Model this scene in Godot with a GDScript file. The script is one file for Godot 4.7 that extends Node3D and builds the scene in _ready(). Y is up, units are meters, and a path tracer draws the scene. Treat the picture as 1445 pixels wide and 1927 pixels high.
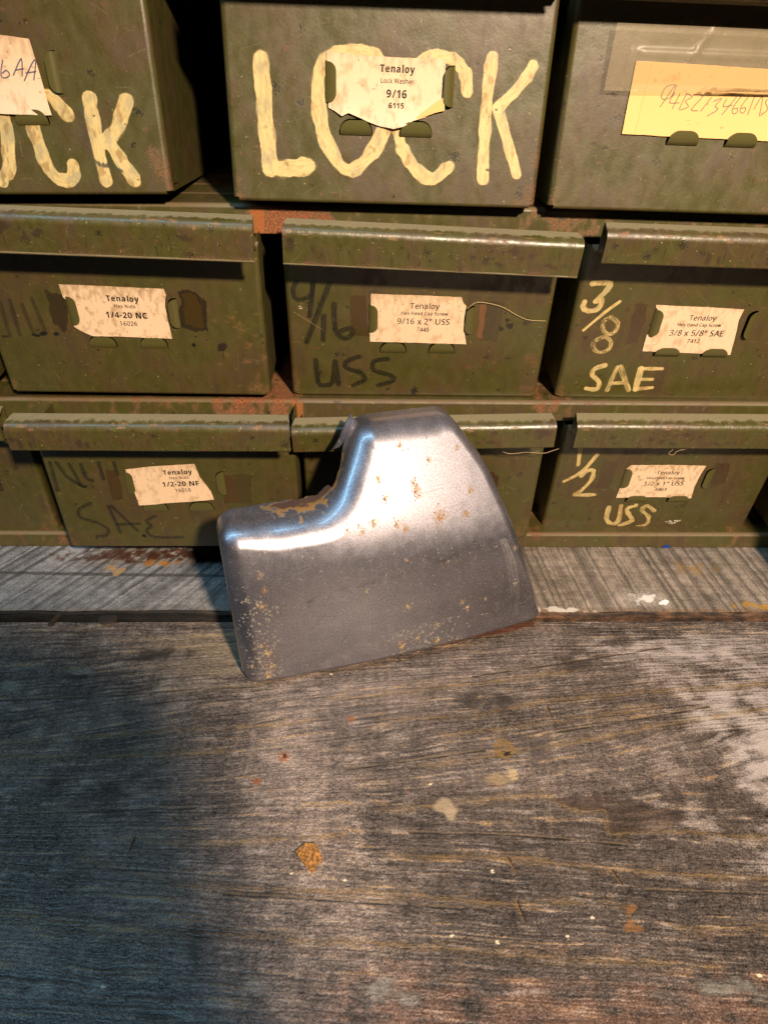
extends Node3D

# ---------------------------------------------------------------- helpers

const MM := 0.001
var mats := {}
var pictures := {}


func thing(called: String, label: String, category: String, at := Transform3D(), group := "") -> Node3D:
	var o := Node3D.new()
	o.name = numbered(called)
	o.transform = at
	add_child(o)
	o.set_meta("label", label)
	o.set_meta("category", category)
	if group:
		o.set_meta("group", group)
	return o


func numbered(called: String) -> String:
	if not has_node(NodePath(called)):
		return called
	var k := 1
	while has_node(NodePath("%s_%03d" % [called, k])):
		k += 1
	return "%s_%03d" % [called, k]


func part(called: String, mesh: Mesh, material: Material, parent: Node, at := Transform3D()) -> MeshInstance3D:
	var o := MeshInstance3D.new()
	var k := 0
	var n := called
	while parent.has_node(NodePath(n)):
		k += 1
		n = "%s_%03d" % [called, k]
	o.name = n
	o.mesh = mesh
	if material:
		o.material_override = material
	o.transform = at
	parent.add_child(o, true)
	return o


# a triangle of [point, normal, uv], wound so that it faces along its normal
func tri(st: SurfaceTool, a: Array, b: Array, c: Array) -> void:
	var order := [a, b, c]
	if (b[0] - a[0]).cross(c[0] - a[0]).dot(a[1] + b[1] + c[1]) > 0.0:
		order = [a, c, b]
	for e in order:
		st.set_normal(e[1])
		st.set_uv(e[2])
		st.add_vertex(e[0])


func flat_quad(st: SurfaceTool, n: Vector3, a: Vector3, b: Vector3, c: Vector3, d: Vector3, ua := Vector2(), ub := Vector2(), uc := Vector2(), ud := Vector2()) -> void:
	tri(st, [a, n, ua], [b, n, ub], [c, n, uc])
	tri(st, [a, n, ua], [c, n, uc], [d, n, ud])


func quad(st: SurfaceTool, a: Vector3, b: Vector3, c: Vector3, d: Vector3, ua := Vector2(), ub := Vector2(), uc := Vector2(), ud := Vector2()) -> void:
	for k in [[a, ua], [b, ub], [c, uc], [a, ua], [c, uc], [d, ud]]:
		st.set_uv(k[1])
		st.add_vertex(k[0])


# A path with rounded corners: [point, normal, length so far] for each vertex; the normal is to the left of the path.
func rounded(points: Array, radii: Array, steps := 5, closed := false, spacing := 0.0) -> Array:
	var raw := []
	var n := points.size()
	for i in n:
		var p: Vector2 = points[i]
		var r: float = radii[i]
		if r <= 0.0 or (not closed and (i == 0 or i == n - 1)):
			raw.append([p, null])
			continue
		var a: Vector2 = (points[(i + n - 1) % n] - p).normalized()
		var b: Vector2 = (points[(i + 1) % n] - p).normalized()
		var half := acos(clampf(a.dot(b), -1, 1)) / 2.0
		var back := r / tan(half)
		var c := p + (a + b).normalized() * (r / sin(half))
		var s0 := p + a * back - c
		var turn := s0.angle_to(p + b * back - c)
		for k in steps + 1:
			var q := s0.rotated(turn * k / steps)
			var nn := q.normalized() * (1.0 if turn < 0 else -1.0)
			raw.append([c + q, nn])
	var out := []
	var m := raw.size()
	var total := 0.0
	for i in m:
		var p: Vector2 = raw[i][0]
		var q: Vector2 = raw[(i + 1) % m][0]
		var pv: Vector2 = raw[(i + m - 1) % m][0]
		var along := q - p
		if not closed and i == m - 1:
			along = p - pv
		var nn = raw[i][1]
		if nn == null:
			var bef := p - pv if (closed or i > 0) else along
			nn = (along.normalized() + bef.normalized()).normalized().orthogonal() * -1.0
			nn = Vector2(-(along.normalized() + bef.normalized()).y, (along.normalized() + bef.normalized()).x).normalized()
		out.append([p, nn, total])
		if closed or i < m - 1:
			if spacing > 0.0 and along.length() > spacing * 1.5:
				var cuts := int(along.length() / spacing)
				var n2 = raw[(i + 1) % m][1]
				if n2 == null:
					n2 = nn
				var flat := Vector2(-along.y, along.x).normalized()
				for k in range(1, cuts):
					out.append([p + along * k / cuts, flat, total + along.length() * k / cuts])
			total += along.length()
	return out


# A bent sheet: the path (in the y-z plane, as Vector2(y, z)) drawn along x from x0 to x1; ins pulls both ends in at each vertex.
func sheet(st: SurfaceTool, line: Array, x0: float, x1: float, thick: float, ins := PackedFloat32Array(), cuts := 1) -> void:
	var path := []      # the outside is to the right of the line
	for e in line:
		path.append([e[0], -e[1], e[2]])
	var n := path.size()
	for side in 2:
		for i in n - 1:
			for k in cuts:
				var v := []
				for c in [[i, k], [i, k + 1], [i + 1, k + 1], [i + 1, k]]:
					var e: Array = path[c[0]]
					var t: float = ins[c[0]] if ins.size() else 0.0
					var x := lerpf(x0 + t, x1 - t, float(c[1]) / cuts)
					var p: Vector2 = e[0] - e[1] * (thick if side else 0.0)
					v.append([Vector3(x, p.x, p.y), Vector3(0, e[1].x, e[1].y) * (-1.0 if side else 1.0), Vector2(x, e[2])])
				tri(st, v[0], v[1], v[2])
				tri(st, v[0], v[2], v[3])
	for e in 2:
		for i in n - 1:
			var t0: float = ins[i] if ins.size() else 0.0
			var t1: float = ins[i + 1] if ins.size() else 0.0
			var xa := x0 + t0 if e == 0 else x1 - t0
			var xb := x0 + t1 if e == 0 else x1 - t1
			var p0: Vector2 = path[i][0]
			var p1: Vector2 = path[i + 1][0]
			var q0: Vector2 = p0 - path[i][1] * thick
			var q1: Vector2 = p1 - path[i + 1][1] * thick
			flat_quad(st, Vector3(-1 if e == 0 else 1, 0, 0), Vector3(xa, p0.x, p0.y), Vector3(xb, p1.x, p1.y), Vector3(xb, q1.x, q1.y), Vector3(xa, q0.x, q0.y), Vector2(xa, path[i][2]), Vector2(xa, path[i][2]), Vector2(xa, path[i][2]), Vector2(xa, path[i][2]))
	for i in [0, n - 1]:
		var p: Vector2 = path[i][0]
		var q: Vector2 = p - path[i][1] * thick
		var t: float = ins[i] if ins.size() else 0.0
		var nrm: Vector2 = ((path[0][0] - path[1][0]) if i == 0 else (path[n - 1][0] - path[n - 2][0])).normalized()
		flat_quad(st, Vector3(0, nrm.x, nrm.y), Vector3(x0 + t, p.x, p.y), Vector3(x1 - t, p.x, p.y), Vector3(x1 - t, q.x, q.y), Vector3(x0 + t, q.x, q.y), Vector2(x0, path[i][2]), Vector2(x1, path[i][2]), Vector2(x1, path[i][2]), Vector2(x0, path[i][2]))


func begin() -> SurfaceTool:
	var st := SurfaceTool.new()
	st.begin(Mesh.PRIMITIVE_TRIANGLES)
	return st


# A thin plate with any outline (Vector2 list), bent by the function place(Vector2) -> Vector3; uv = place in the outline's box.
func plate(outline: PackedVector2Array, thick: float, place: Callable, spacing: float, uv_box := Rect2()) -> ArrayMesh:
	var box := Rect2(outline[0], Vector2())
	for p in outline:
		box = box.expand(p)
	if not uv_box.has_area():
		uv_box = box
	var edge := PackedVector2Array()
	for i in outline.size():
		var a := outline[i]
		var b := outline[(i + 1) % outline.size()]
		var k := maxi(1, int(a.distance_to(b) / spacing))
		for j in k:
			edge.append(a.lerp(b, float(j) / k))
	var pts := edge.duplicate()
	var y := box.position.y + spacing
	while y < box.end.y:
		var x := box.position.x + spacing
		while x < box.end.x:
			var p := Vector2(x + spacing * 0.13 * sin(y * 9.1 / spacing), y)
			if Geometry2D.is_point_in_polygon(p, outline):
				var near := 1e9
				for q in edge:
					near = minf(near, q.distance_squared_to(p))
				if near > spacing * spacing * 0.3:
					pts.append(p)
			x += spacing
		y += spacing
	var tri := Geometry2D.triangulate_delaunay(pts)
	var st := begin()
	for side in 2:
		st.set_smooth_group(side + 1)
		for i in range(0, tri.size(), 3):
			var c := (pts[tri[i]] + pts[tri[i + 1]] + pts[tri[i + 2]]) / 3.0
			if not Geometry2D.is_point_in_polygon(c, outline):
				continue
			var order := [0, 1, 2]
			var cr := (pts[tri[i + 1]] - pts[tri[i]]).cross(pts[tri[i + 2]] - pts[tri[i]])
			if (cr > 0) != (side == 1):
				order = [0, 2, 1]
			for k in order:
				var p := pts[tri[i + k]]
				st.set_uv(Vector2((p.x - uv_box.position.x) / uv_box.size.x, 1.0 - (p.y - uv_box.position.y) / uv_box.size.y))
				st.add_vertex(place.call(p) - Vector3(0, 0, thick if side else 0.0))
	st.set_smooth_group(-1)
	for i in edge.size():
		var a: Vector3 = place.call(edge[i])
		var b: Vector3 = place.call(edge[(i + 1) % edge.size()])
		var d := Vector3(0, 0, thick)
		var e := edge[i]
		var uv := Vector2((e.x - uv_box.position.x) / uv_box.size.x, 1.0 - (e.y - uv_box.position.y) / uv_box.size.y)
		quad(st, a, b, b - d, a - d, uv, uv, uv, uv)
	st.generate_normals()
	return st.commit()


func box_mesh(st: SurfaceTool, a: Vector3, b: Vector3, bevel := 0.0) -> void:
	# a box from a to b whose long edges along x are bevelled
	var prof := [Vector2(a.y, b.z), Vector2(b.y - bevel, b.z), Vector2(b.y, b.z - bevel), Vector2(b.y, a.z), Vector2(a.y, a.z)]
	if bevel == 0.0:
		prof = [Vector2(a.y, b.z), Vector2(b.y, b.z), Vector2(b.y, a.z), Vector2(a.y, a.z)]
	st.set_smooth_group(-1)
	for i in prof.size():
		var p: Vector2 = prof[i]
		var q: Vector2 = prof[(i + 1) % prof.size()]
		quad(st, Vector3(a.x, p.x, p.y), Vector3(a.x, q.x, q.y), Vector3(b.x, q.x, q.y), Vector3(b.x, p.x, p.y), Vector2(a.x, p.x + p.y), Vector2(a.x, q.x + q.y), Vector2(b.x, q.x + q.y), Vector2(b.x, p.x + p.y))
	for x in [a.x, b.x]:
		for i in range(1, prof.size() - 1):
			var t := [prof[0], prof[i], prof[i + 1]] if x == a.x else [prof[0], prof[i + 1], prof[i]]
			for p in t:
				st.set_uv(Vector2(p.x, p.y))
				st.add_vertex(Vector3(x, p.x, p.y))


func tube(points: Array, radius: float, sides := 6) -> ArrayMesh:
	var st := begin()
	st.set_smooth_group(1)
	var rings := []
	for i in points.size():
		var a: Vector3 = points[maxi(0, i - 1)]
		var b: Vector3 = points[mini(points.size() - 1, i + 1)]
		var d := (b - a).normalized()
		var s := d.cross(Vector3(0.31, 0.9, 0.3)).normalized()
		var t := d.cross(s)
		var ring := []
		for k in sides:
			ring.append(points[i] + (s * cos(TAU * k / sides) + t * sin(TAU * k / sides)) * radius)
		rings.append(ring)
	for i in points.size() - 1:
		for k in sides:
			quad(st, rings[i][k], rings[i][(k + 1) % sides], rings[i + 1][(k + 1) % sides], rings[i + 1][k])
	for e in [0, points.size() - 1]:
		for k in range(1, sides - 1):
			for q in ([0, k, k + 1] if e == 0 else [0, k + 1, k]):
				st.add_vertex(rings[e][q])
	st.generate_normals()
	return st.commit()


func lathe(prof: Array, sides := 40) -> ArrayMesh:
	# prof: Vector2(radius, height) from the bottom up, turned about y
	var st := begin()
	st.set_smooth_group(-1)
	for i in prof.size() - 1:
		for k in sides:
			var a := TAU * k / sides
			var b := TAU * (k + 1) / sides
			var p: Vector2 = prof[i]
			var q: Vector2 = prof[i + 1]
			quad(st, Vector3(p.x * cos(a), p.y, p.x * sin(a)), Vector3(p.x * cos(b), p.y, p.x * sin(b)), Vector3(q.x * cos(b), q.y, q.x * sin(b)), Vector3(q.x * cos(a), q.y, q.x * sin(a)))
	st.generate_normals()
	return st.commit()


# ---------------------------------------------------------------- painting of surface textures

class Canvas:
	var w: int
	var h: int
	var scale: float      # pixels per millimetre
	var x0: float         # millimetres at the left edge
	var y0: float         # millimetres at the bottom edge (or the top edge when down is true)
	var down := false
	var r := PackedFloat32Array()
	var g := PackedFloat32Array()
	var b := PackedFloat32Array()
	var ht := PackedFloat32Array()
	var ro := PackedFloat32Array()
	var me := PackedFloat32Array()

	func _init(pw: int, ph: int, s: float, left: float, low: float, is_down := false) -> void:
		w = pw
		h = ph
		scale = s
		x0 = left
		y0 = low
		down = is_down
		for a in [r, g, b, ht, ro, me]:
			a.resize(w * h)
		r.resize(w * h); g.resize(w * h); b.resize(w * h); ht.resize(w * h); ro.resize(w * h); me.resize(w * h)

	func noise(seed_: int, freq: float, sx := 1.0, sy := 1.0, octaves := 3) -> PackedByteArray:
		var n := FastNoiseLite.new()
		n.seed = seed_
		n.noise_type = FastNoiseLite.TYPE_SIMPLEX_SMOOTH
		n.frequency = freq
		n.fractal_octaves = octaves
		var im := n.get_image(maxi(8, int(w / sx)), maxi(8, int(h / sy)), false, false, true)
		if im.get_width() != w or im.get_height() != h:
			im.resize(w, h, Image.INTERPOLATE_CUBIC)
		return im.get_data()

	func grain(seed_: int) -> PackedByteArray:
		var n := FastNoiseLite.new()
		n.seed = seed_
		n.noise_type = FastNoiseLite.TYPE_VALUE
		n.frequency = 0.73
		n.fractal_octaves = 1
		return n.get_image(w, h, false, false, true).get_data()

	func px(x: float) -> float:
		return (x - x0) * scale

	func py(y: float) -> float:
		return (y - y0) * scale if down else h - 1 - (y - y0) * scale

	# a brush or pen stroke along points (millimetres)
	func stroke(points: Array, radius: float, col: Color, alpha: float, n: PackedByteArray, ragged := 0.35, lift := 0.0, rough := -1.0, streak := 0.0) -> void:
		var pts := PackedVector2Array()
		for i in points.size():
			var p1 := Vector2(px(points[i].x), py(points[i].y))
			pts.append(p1)
			if points.size() > 2 and i < points.size() - 1:
				var a: Vector2 = points[maxi(0, i - 1)]
				var d: Vector2 = points[mini(points.size() - 1, i + 2)]
				var p2 := Vector2(px(points[i + 1].x), py(points[i + 1].y))
				for t in [0.33, 0.67]:
					pts.append(p1.cubic_interpolate(p2, Vector2(px(a.x), py(a.y)), Vector2(px(d.x), py(d.y)), t))
		var rad := radius * scale
		var box := Rect2(pts[0], Vector2())
		for p in pts:
			box = box.expand(p)
		box = box.grow(rad * 1.6 + 2)
		var xa := maxi(0, int(box.position.x))
		var xb := mini(w - 1, int(box.end.x))
		var ya := maxi(0, int(box.position.y))
		var yb := mini(h - 1, int(box.end.y))
		var count := pts.size()
		var fat := PackedFloat32Array()
		for i in count:
			fat.append(rad * (1.0 if lift <= 0.0 else 0.82 + 0.38 * fmod(absf(sin(pts[i].x * 12.9898 + pts[i].y * 78.233)) * 43758.5453, 1.0)))
		var bw := xb - xa + 1
		if bw <= 0 or yb < ya:
			return
		var reach := rad * 1.6 + 2
		var dist := PackedFloat32Array()
		dist.resize(bw * (yb - ya + 1))
		dist.fill(1e9)
		var bands := PackedInt32Array()
		bands.resize(dist.size())
		for i in maxi(1, count - 1):
			var p := pts[i]
			var e := pts[mini(i + 1, count - 1)] - p
			var l2 := maxf(e.length_squared(), 0.001)
			var le := sqrt(l2)
			var fa := fat[i]
			var fb := fat[mini(i + 1, count - 1)]
			for y in range(maxi(ya, int(minf(p.y, p.y + e.y) - reach)), mini(yb, int(maxf(p.y, p.y + e.y) + reach)) + 1):
				for x in range(maxi(xa, int(minf(p.x, p.x + e.x) - reach)), mini(xb, int(maxf(p.x, p.x + e.x) + reach)) + 1):
					var q := Vector2(x, y) - p
					var t := clampf(q.dot(e) / l2, 0.0, 1.0)
					var d := (q - e * t).length() - (fa + (fb - fa) * t - rad)
					var k := (y - ya) * bw + x - xa
					if d < dist[k]:
						dist[k] = d
						bands[k] = int(e.cross(q) / le / rad * 5.0 + 60.0) * 733 + int(t * le / 14.0) * 57 + i * 131
		for y in range(ya, yb + 1):
			for x in range(xa, xb + 1):
				var d := dist[(y - ya) * bw + x - xa]
				if d > reach:
					continue
				var band := bands[(y - ya) * bw + x - xa]
				var at := y * w + x
				var v := n[at] / 255.0
				var edge := rad * (1.0 + (v - 0.5) * ragged * 2.0) - d
				var k := clampf(edge + 0.5, 0.0, 1.0) * alpha
				if k <= 0.0:
					continue
				if streak > 0.0:
					var thin := clampf(streak * (n[(band * 37) % n.size()] / 255.0 * 2.2 - 0.55 + (v - 0.5) * 1.2), 0.0, 1.0)
					k *= 1.0 - thin
				r[at] = lerpf(r[at], col.r, k)
				g[at] = lerpf(g[at], col.g, k)
				b[at] = lerpf(b[at], col.b, k)
				ht[at] += lift * k
				if rough >= 0:
					ro[at] = lerpf(ro[at], rough, k)

	# a stain with an irregular edge
	func blot(x: float, y: float, rx: float, ry: float, col: Color, alpha: float, n: PackedByteArray, ragged := 0.8, soft := 0.4, lift := 0.0, rough := -1.0, metal := -1.0) -> void:
		var cx := px(x)
		var cy := py(y)
		var ax := rx * scale
		var ay := ry * scale
		for yy in range(maxi(0, int(cy - ay * 1.5)), mini(h, int(cy + ay * 1.5) + 1)):
			for xx in range(maxi(0, int(cx - ax * 1.5)), mini(w, int(cx + ax * 1.5) + 1)):
				var at := yy * w + xx
				var u := (xx - cx) / ax
				var v := (yy - cy) / ay
				var d := sqrt(u * u + v * v) + (n[at] / 255.0 - 0.5) * ragged * 2.0
				var k := clampf((1.0 - d) / soft, 0.0, 1.0) * alpha
				if k <= 0.0:
					continue
				r[at] = lerpf(r[at], col.r, k)
				g[at] = lerpf(g[at], col.g, k)
				b[at] = lerpf(b[at], col.b, k)
				ht[at] += lift * k
				if rough >= 0:
					ro[at] = lerpf(ro[at], rough, k)
				if metal >= 0:
					me[at] = lerpf(me[at], metal, k)

	# a flat patch with straight edges
	func patch(poly: Array, col: Color, alpha: float, n: PackedByteArray, ragged := 1.0, rough := -1.0, lift := 0.0) -> void:
		var pts := PackedVector2Array()
		for p in poly:
			pts.append(Vector2(px(p.x), py(p.y)))
		var box := Rect2(pts[0], Vector2())
		for p in pts:
			box = box.expand(p)
		for y in range(maxi(0, int(box.position.y)), mini(h, int(box.end.y) + 1)):
			for x in range(maxi(0, int(box.position.x)), mini(w, int(box.end.x) + 1)):
				var at := y * w + x
				var v := n[at] / 255.0 - 0.5
				if Geometry2D.is_point_in_polygon(Vector2(x + v * ragged * 6.0, y - v * ragged * 6.0), pts):
					r[at] = lerpf(r[at], col.r, alpha)
					g[at] = lerpf(g[at], col.g, alpha)
					b[at] = lerpf(b[at], col.b, alpha)
					ht[at] += lift
					if rough >= 0:
						ro[at] = rough

	func color_image() -> Image:
		var d := PackedByteArray()
		d.resize(w * h * 3)
		for i in w * h:
			d[i * 3] = clampi(int(r[i] * 255.0), 0, 255)
			d[i * 3 + 1] = clampi(int(g[i] * 255.0), 0, 255)
			d[i * 3 + 2] = clampi(int(b[i] * 255.0), 0, 255)
		return Image.create_from_data(w, h, false, Image.FORMAT_RGB8, d)

	func surface_image() -> Image:   # red: height, green: roughness, blue: metal
		var d := PackedByteArray()
		d.resize(w * h * 3)
		for i in w * h:
			d[i * 3] = clampi(int(ht[i] * 255.0), 0, 255)
			d[i * 3 + 1] = clampi(int(ro[i] * 255.0), 0, 255)
			d[i * 3 + 2] = clampi(int(me[i] * 255.0), 0, 255)
		return Image.create_from_data(w, h, false, Image.FORMAT_RGB8, d)

	func both() -> Array:
		return [color_image(), surface_image()]


func P(nums: Array) -> Array:
	var out := []
	for i in range(0, nums.size(), 2):
		out.append(Vector2(nums[i], nums[i + 1]))
	return out


const CREAM := Color(0.80, 0.71, 0.48)
const INK := Color(0.07, 0.07, 0.06)


# Old olive enamel over sheet steel: grime, scuffs, chips and rust.
func enamel(c: Canvas, seed_: int, tone := 0.0, rust := 0.0) -> Array:
	var big := c.noise(seed_, 0.006, 1, 1, 4)
	var mid := c.noise(seed_ + 1, 0.03, 1, 1.6, 4)
	var fine := c.noise(seed_ + 2, 0.16, 1, 1, 3)
	var drip := c.noise(seed_ + 3, 0.03, 1, 9, 3)
	var dots := c.noise(seed_ + 4, 0.11, 1, 1, 2)
	for i in c.w * c.h:
		var n1 := big[i] / 255.0
		var n2 := mid[i] / 255.0
		var n3 := fine[i] / 255.0
		var n4 := drip[i] / 255.0
		var n5 := dots[i] / 255.0
		var k := clampf((n1 - 0.38) * 3.0, 0.0, 1.0)
		var rr := lerpf(0.272, 0.298, k)
		var gg := lerpf(0.256, 0.248, k)
		var bb := lerpf(0.108, 0.122, k)
		var m := 0.93 + 0.12 * n2 + (n3 - 0.5) * 0.08 + (n4 - 0.5) * 0.05 + tone
		var ro := 0.36 + 0.14 * n2 + 0.10 * (n1 - 0.5) + 0.05 * (n3 - 0.5)
		rr *= m
		gg *= m
		bb *= m
		var g := clampf((n4 * 0.4 + n2 * 0.3 + n1 * 0.6 - 0.74) * 2.5, 0.0, 0.35)      # brown grime
		rr = lerpf(rr, 0.185, g)
		gg = lerpf(gg, 0.140, g)
		bb = lerpf(bb, 0.080, g)
		ro += g * 0.2
		var ch := clampf((n5 * 0.4 + n2 * 0.25 + n3 * 0.35 - 0.80 + rust * 0.1) * 20.0, 0.0, 0.8)  # dark pits
		rr = lerpf(rr, 0.13, ch)
		gg = lerpf(gg, 0.10, ch)
		bb = lerpf(bb, 0.08, ch)
		var lt := clampf((n3 * 0.8 + n5 * 0.2 - 0.83) * 16.0, 0.0, 0.7)  # pale flecks
		rr = lerpf(rr, 0.55, lt)
		gg = lerpf(gg, 0.50, lt)
		bb = lerpf(bb, 0.34, lt)
		c.r[i] = rr
		c.g[i] = gg
		c.b[i] = bb
		c.ht[i] = 0.5 + (n3 - 0.5) * 0.05 + (n2 - 0.5) * 0.10 + (n1 - 0.5) * 0.5 - ch * 0.08 + lt * 0.04
		c.ro[i] = clampf(ro + ch * 0.3, 0.0, 1.0)
	return [big, mid, fine, drip, dots]


func wear(c: Canvas, n: Array, seed_: int, count: int, x0: float, x1: float, y0: float, y1: float) -> void:
	var rng := RandomNumberGenerator.new()
	rng.seed = seed_
	for i in count:
		var p := Vector2(rng.randf_range(x0, x1), rng.randf_range(y0, y1))
		var a := rng.randf_range(0, TAU)
		var kind := rng.randf()
		if kind < 0.52:
			var l := rng.randf_range(1.0, 14.0) * rng.randf()
			var q := p + Vector2(cos(a), sin(a)) * l
			c.stroke([p, (p + q) / 2 + Vector2(rng.randf_range(-.4, .4), rng.randf_range(-.4, .4)), q], rng.randf_range(0.06, 0.12), Color(0.50, 0.46, 0.32), rng.randf_range(0.15, 0.65), n[2], 0.9)
		elif kind < 0.68:
			var size := rng.randf() * rng.randf()
			c.blot(p.x, p.y, 0.3 + 2.2 * size, 0.3 + 1.6 * size * rng.randf_range(0.5, 1.5), Color(0.10, 0.08, 0.07), rng.randf_range(0.35, 0.8), n[2], 1.8, 0.5, -0.08)
		elif kind < 0.90:
			c.blot(p.x, p.y, rng.randf_range(0.12, 0.4), rng.randf_range(0.12, 0.4), Color(0.66, 0.60, 0.44), 0.8, n[2], 0.8, 0.4)
		elif kind < 0.95:
			c.blot(p.x, p.y, rng.randf_range(0.3, 0.9), rng.randf_range(0.2, 0.7), Color(0.42, 0.40, 0.36), 0.85, n[2], 1.5, 0.3, -0.08, 0.35)
		else:
			c.blot(p.x, p.y, rng.randf_range(0.4, 1.6), rng.randf_range(0.3, 1.0), Color(0.38, 0.20, 0.09), 0.7, n[2], 1.8, 0.5, -0.05, 0.8)


const FACE_X0 := -12.0
const FACE_Y0 := -6.0
const FACE_W := 172.0
const FACE_H := 116.0


func face_picture(which: String, seed_: int) -> Array:
	var s := 4.0
	var c := Canvas.new(int(FACE_W * s), int(FACE_H * s), s, FACE_X0, FACE_Y0)
	var n := enamel(c, seed_, -0.02 if which.begins_with("lower") else 0.0)
	wear(c, n, seed_, 230, -4, 150, 0, 90)
	# handled edges: rust and bare steel at the lower corners
	var rng := RandomNumberGenerator.new()
	rng.seed = seed_ + 77
	for k in 10:
		c.blot(rng.randf_range(138, 149), rng.randf_range(0, 45) * rng.randf(), rng.randf_range(1, 3), rng.randf_range(1, 3.5), Color(0.40, 0.26, 0.11), 0.55, n[2], 1.6, 0.5, -0.04, 0.8)
		c.blot(rng.randf_range(-2, 4), rng.randf_range(0, 20) * rng.randf(), rng.randf_range(1, 2), rng.randf_range(1, 3), Color(0.40, 0.26, 0.11), 0.5, n[2], 1.6, 0.5, -0.04, 0.8)
	var m: PackedByteArray = n[1]
	var f: PackedByteArray = n[2]
	var tape := Color(0.225, 0.16, 0.095)
	match which:
		"upper_middle":
			paint(c, m, [16.4, 59.1, 17, 47.4, 17.8, 27, 18.8, 15], 3.6)
			paint(c, m, [18.8, 14.6, 27.9, 14.8, 36.3, 16.0], 4.0)
			paint(c, m, [48.8, 60.9, 44, 56.9, 42.2, 51.8, 42, 41.4, 44.9, 27.8, 51.6, 17.3, 57.4, 14.9, 64.7, 20, 71.3, 29.6, 74.6, 40.2, 73.3, 52.7, 67.6, 61, 58.1, 62.9, 48.8, 60.9], 3.1)
			paint(c, m, [109.9, 49.2, 108.7, 55.8, 104.3, 60.1, 98.2, 61.9, 90, 60.3, 83.3, 53, 79.5, 40.3, 79.4, 31.9, 81.5, 24.5, 86.9, 16.9, 94.4, 12.2, 98.7, 13, 104.2, 17.8], 2.7)
			paint(c, m, [120.2, 62.2, 119.6, 49.1, 119.7, 33, 120.9, 13.1], 2.8)
			paint(c, m, [138.7, 59.7, 134.9, 52.7, 125.2, 43.1], 2.5)
			paint(c, m, [124.7, 42.7, 130.5, 30.4, 137.2, 15.2], 2.3)
		"upper_left":
			paint(c, m, [72.2, 43.8, 74.1, 30.1, 72.6, 17.7, 69.9, 9.5, 63.9, 6.4, 56.8, 11.1], 2.9)
			paint(c, m, [104, 33.8, 101.6, 36.5, 97.2, 41.8, 92.3, 39.7, 87.1, 31.2, 87.5, 22.2, 89.6, 11.5, 94.5, 6.4, 100.1, 7.6, 101.5, 12.9], 2.9)
			paint(c, m, [115.2, 40.1, 115, 27, 115.8, 6.4], 3.0)
			paint(c, m, [131.6, 39.5, 125.7, 29, 119.5, 22.9], 3.2)
			paint(c, m, [121.4, 21.3, 126.2, 12.2, 129.9, 5.7], 3.0)
			c.stroke(P([113, 14, 117, 12.5, 119, 14]), 0.8, Color(0.25, 0.24, 0.18), 0.8, f, 1.0)
			c.stroke(P([120.5, 12.5, 124, 10.5]), 0.7, Color(0.25, 0.24, 0.18), 0.8, f, 1.0)
		"middle_right":
			var t := 0.25
			paint(c, m, [7, 72.8, 16.7, 73.3, 14.5, 67.4, 10.7, 62.6, 14.5, 63.6, 13.5, 58.3, 8.7, 56.9, 4.9, 58.6, 5, 62.2], 1.35, t)
			paint(c, m, [24.3, 62.8, 17.3, 55.9, 8.1, 45.2], 0.95, t)
			paint(c, m, [21.5, 53.5, 18.4, 51, 19.1, 46, 23.1, 43, 26.4, 45.1, 26.5, 50.1, 21.5, 53.5], 1.1, 0.75)
			paint(c, m, [20.7, 41.4, 16.1, 38.7, 16.1, 34.5, 20.2, 31.4, 25.4, 33.7, 25.1, 38.9, 20.7, 41.4], 1.1, 0.75)
			paint(c, m, [25.5, 22.9, 20.2, 20.6, 19.6, 16.2, 24.7, 11.7, 24.4, 6.6, 17.8, 7.1], 1.4, t)
			paint(c, m, [33.1, 21.9, 31, 6.1], 1.4, 0.6)
			paint(c, m, [35, 22, 44, 6.4], 1.5, 0.6)
			paint(c, m, [31.9, 10.7, 39.7, 11.4], 1.2, 0.6)
			paint(c, m, [47.5, 21.1, 48, 7], 1.7, t)
			paint(c, m, [47.5, 21.1, 60.1, 21.3], 1.1, t)
			paint(c, m, [47.4, 13.9, 56.3, 14], 1.1, t)
			paint(c, m, [48, 7, 57.9, 8.3], 1.2, t)
			c.patch(P([34, 62.1, 40.1, 61.7, 42.2, 52.4, 40.5, 38.1, 33.6, 37]), tape, 0.6, m, 1.5, 0.22, 0.06)
		"lower_right":
			var t := 0.3
			paint(c, m, [12.6, 75.2, 14, 61.4], 1.2, t)
			paint(c, m, [24.4, 70.2, 17.7, 56.1, 7.7, 47.7], 1.3, t)
			paint(c, m, [17.9, 52.3, 21, 56.9, 25, 56.9, 25.1, 48.5, 20.1, 39.1, 17.1, 35.9, 30.3, 35.9], 1.4, t)
			paint(c, m, [42.6, 24.4, 43.3, 14.3, 47.4, 9.1, 52, 10.9, 50.4, 26.1], 1.6, t)
			paint(c, m, [60.4, 26.1, 55.4, 22.8, 59.1, 16, 61.7, 11.7, 54.2, 7], 1.5, t)
			paint(c, m, [74.6, 21.1, 68.4, 25.8, 65.8, 21.9, 72.2, 15.2, 72.6, 8.3, 66.4, 5.6], 1.4, 0.5)
			c.patch(P([30, 65.4, 39.9, 65.1, 38.4, 41.9, 29.6, 41.5]), tape, 0.6, m, 1.2, 0.25, 0.05)
			c.patch(P([102.4, 63.8, 112.5, 63.1, 114.1, 47.1, 105.3, 41.5]), tape, 0.55, m, 1.5, 0.25, 0.05)
			for q in [[88, 11], [90, 9.5], [93, 11.5], [80, 3], [86, 2.2]]:
				c.blot(q[0], q[1], 2.2, 0.8, Color(0.8, 0.8, 0.76), 0.9, f, 1.6, 0.4)
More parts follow.
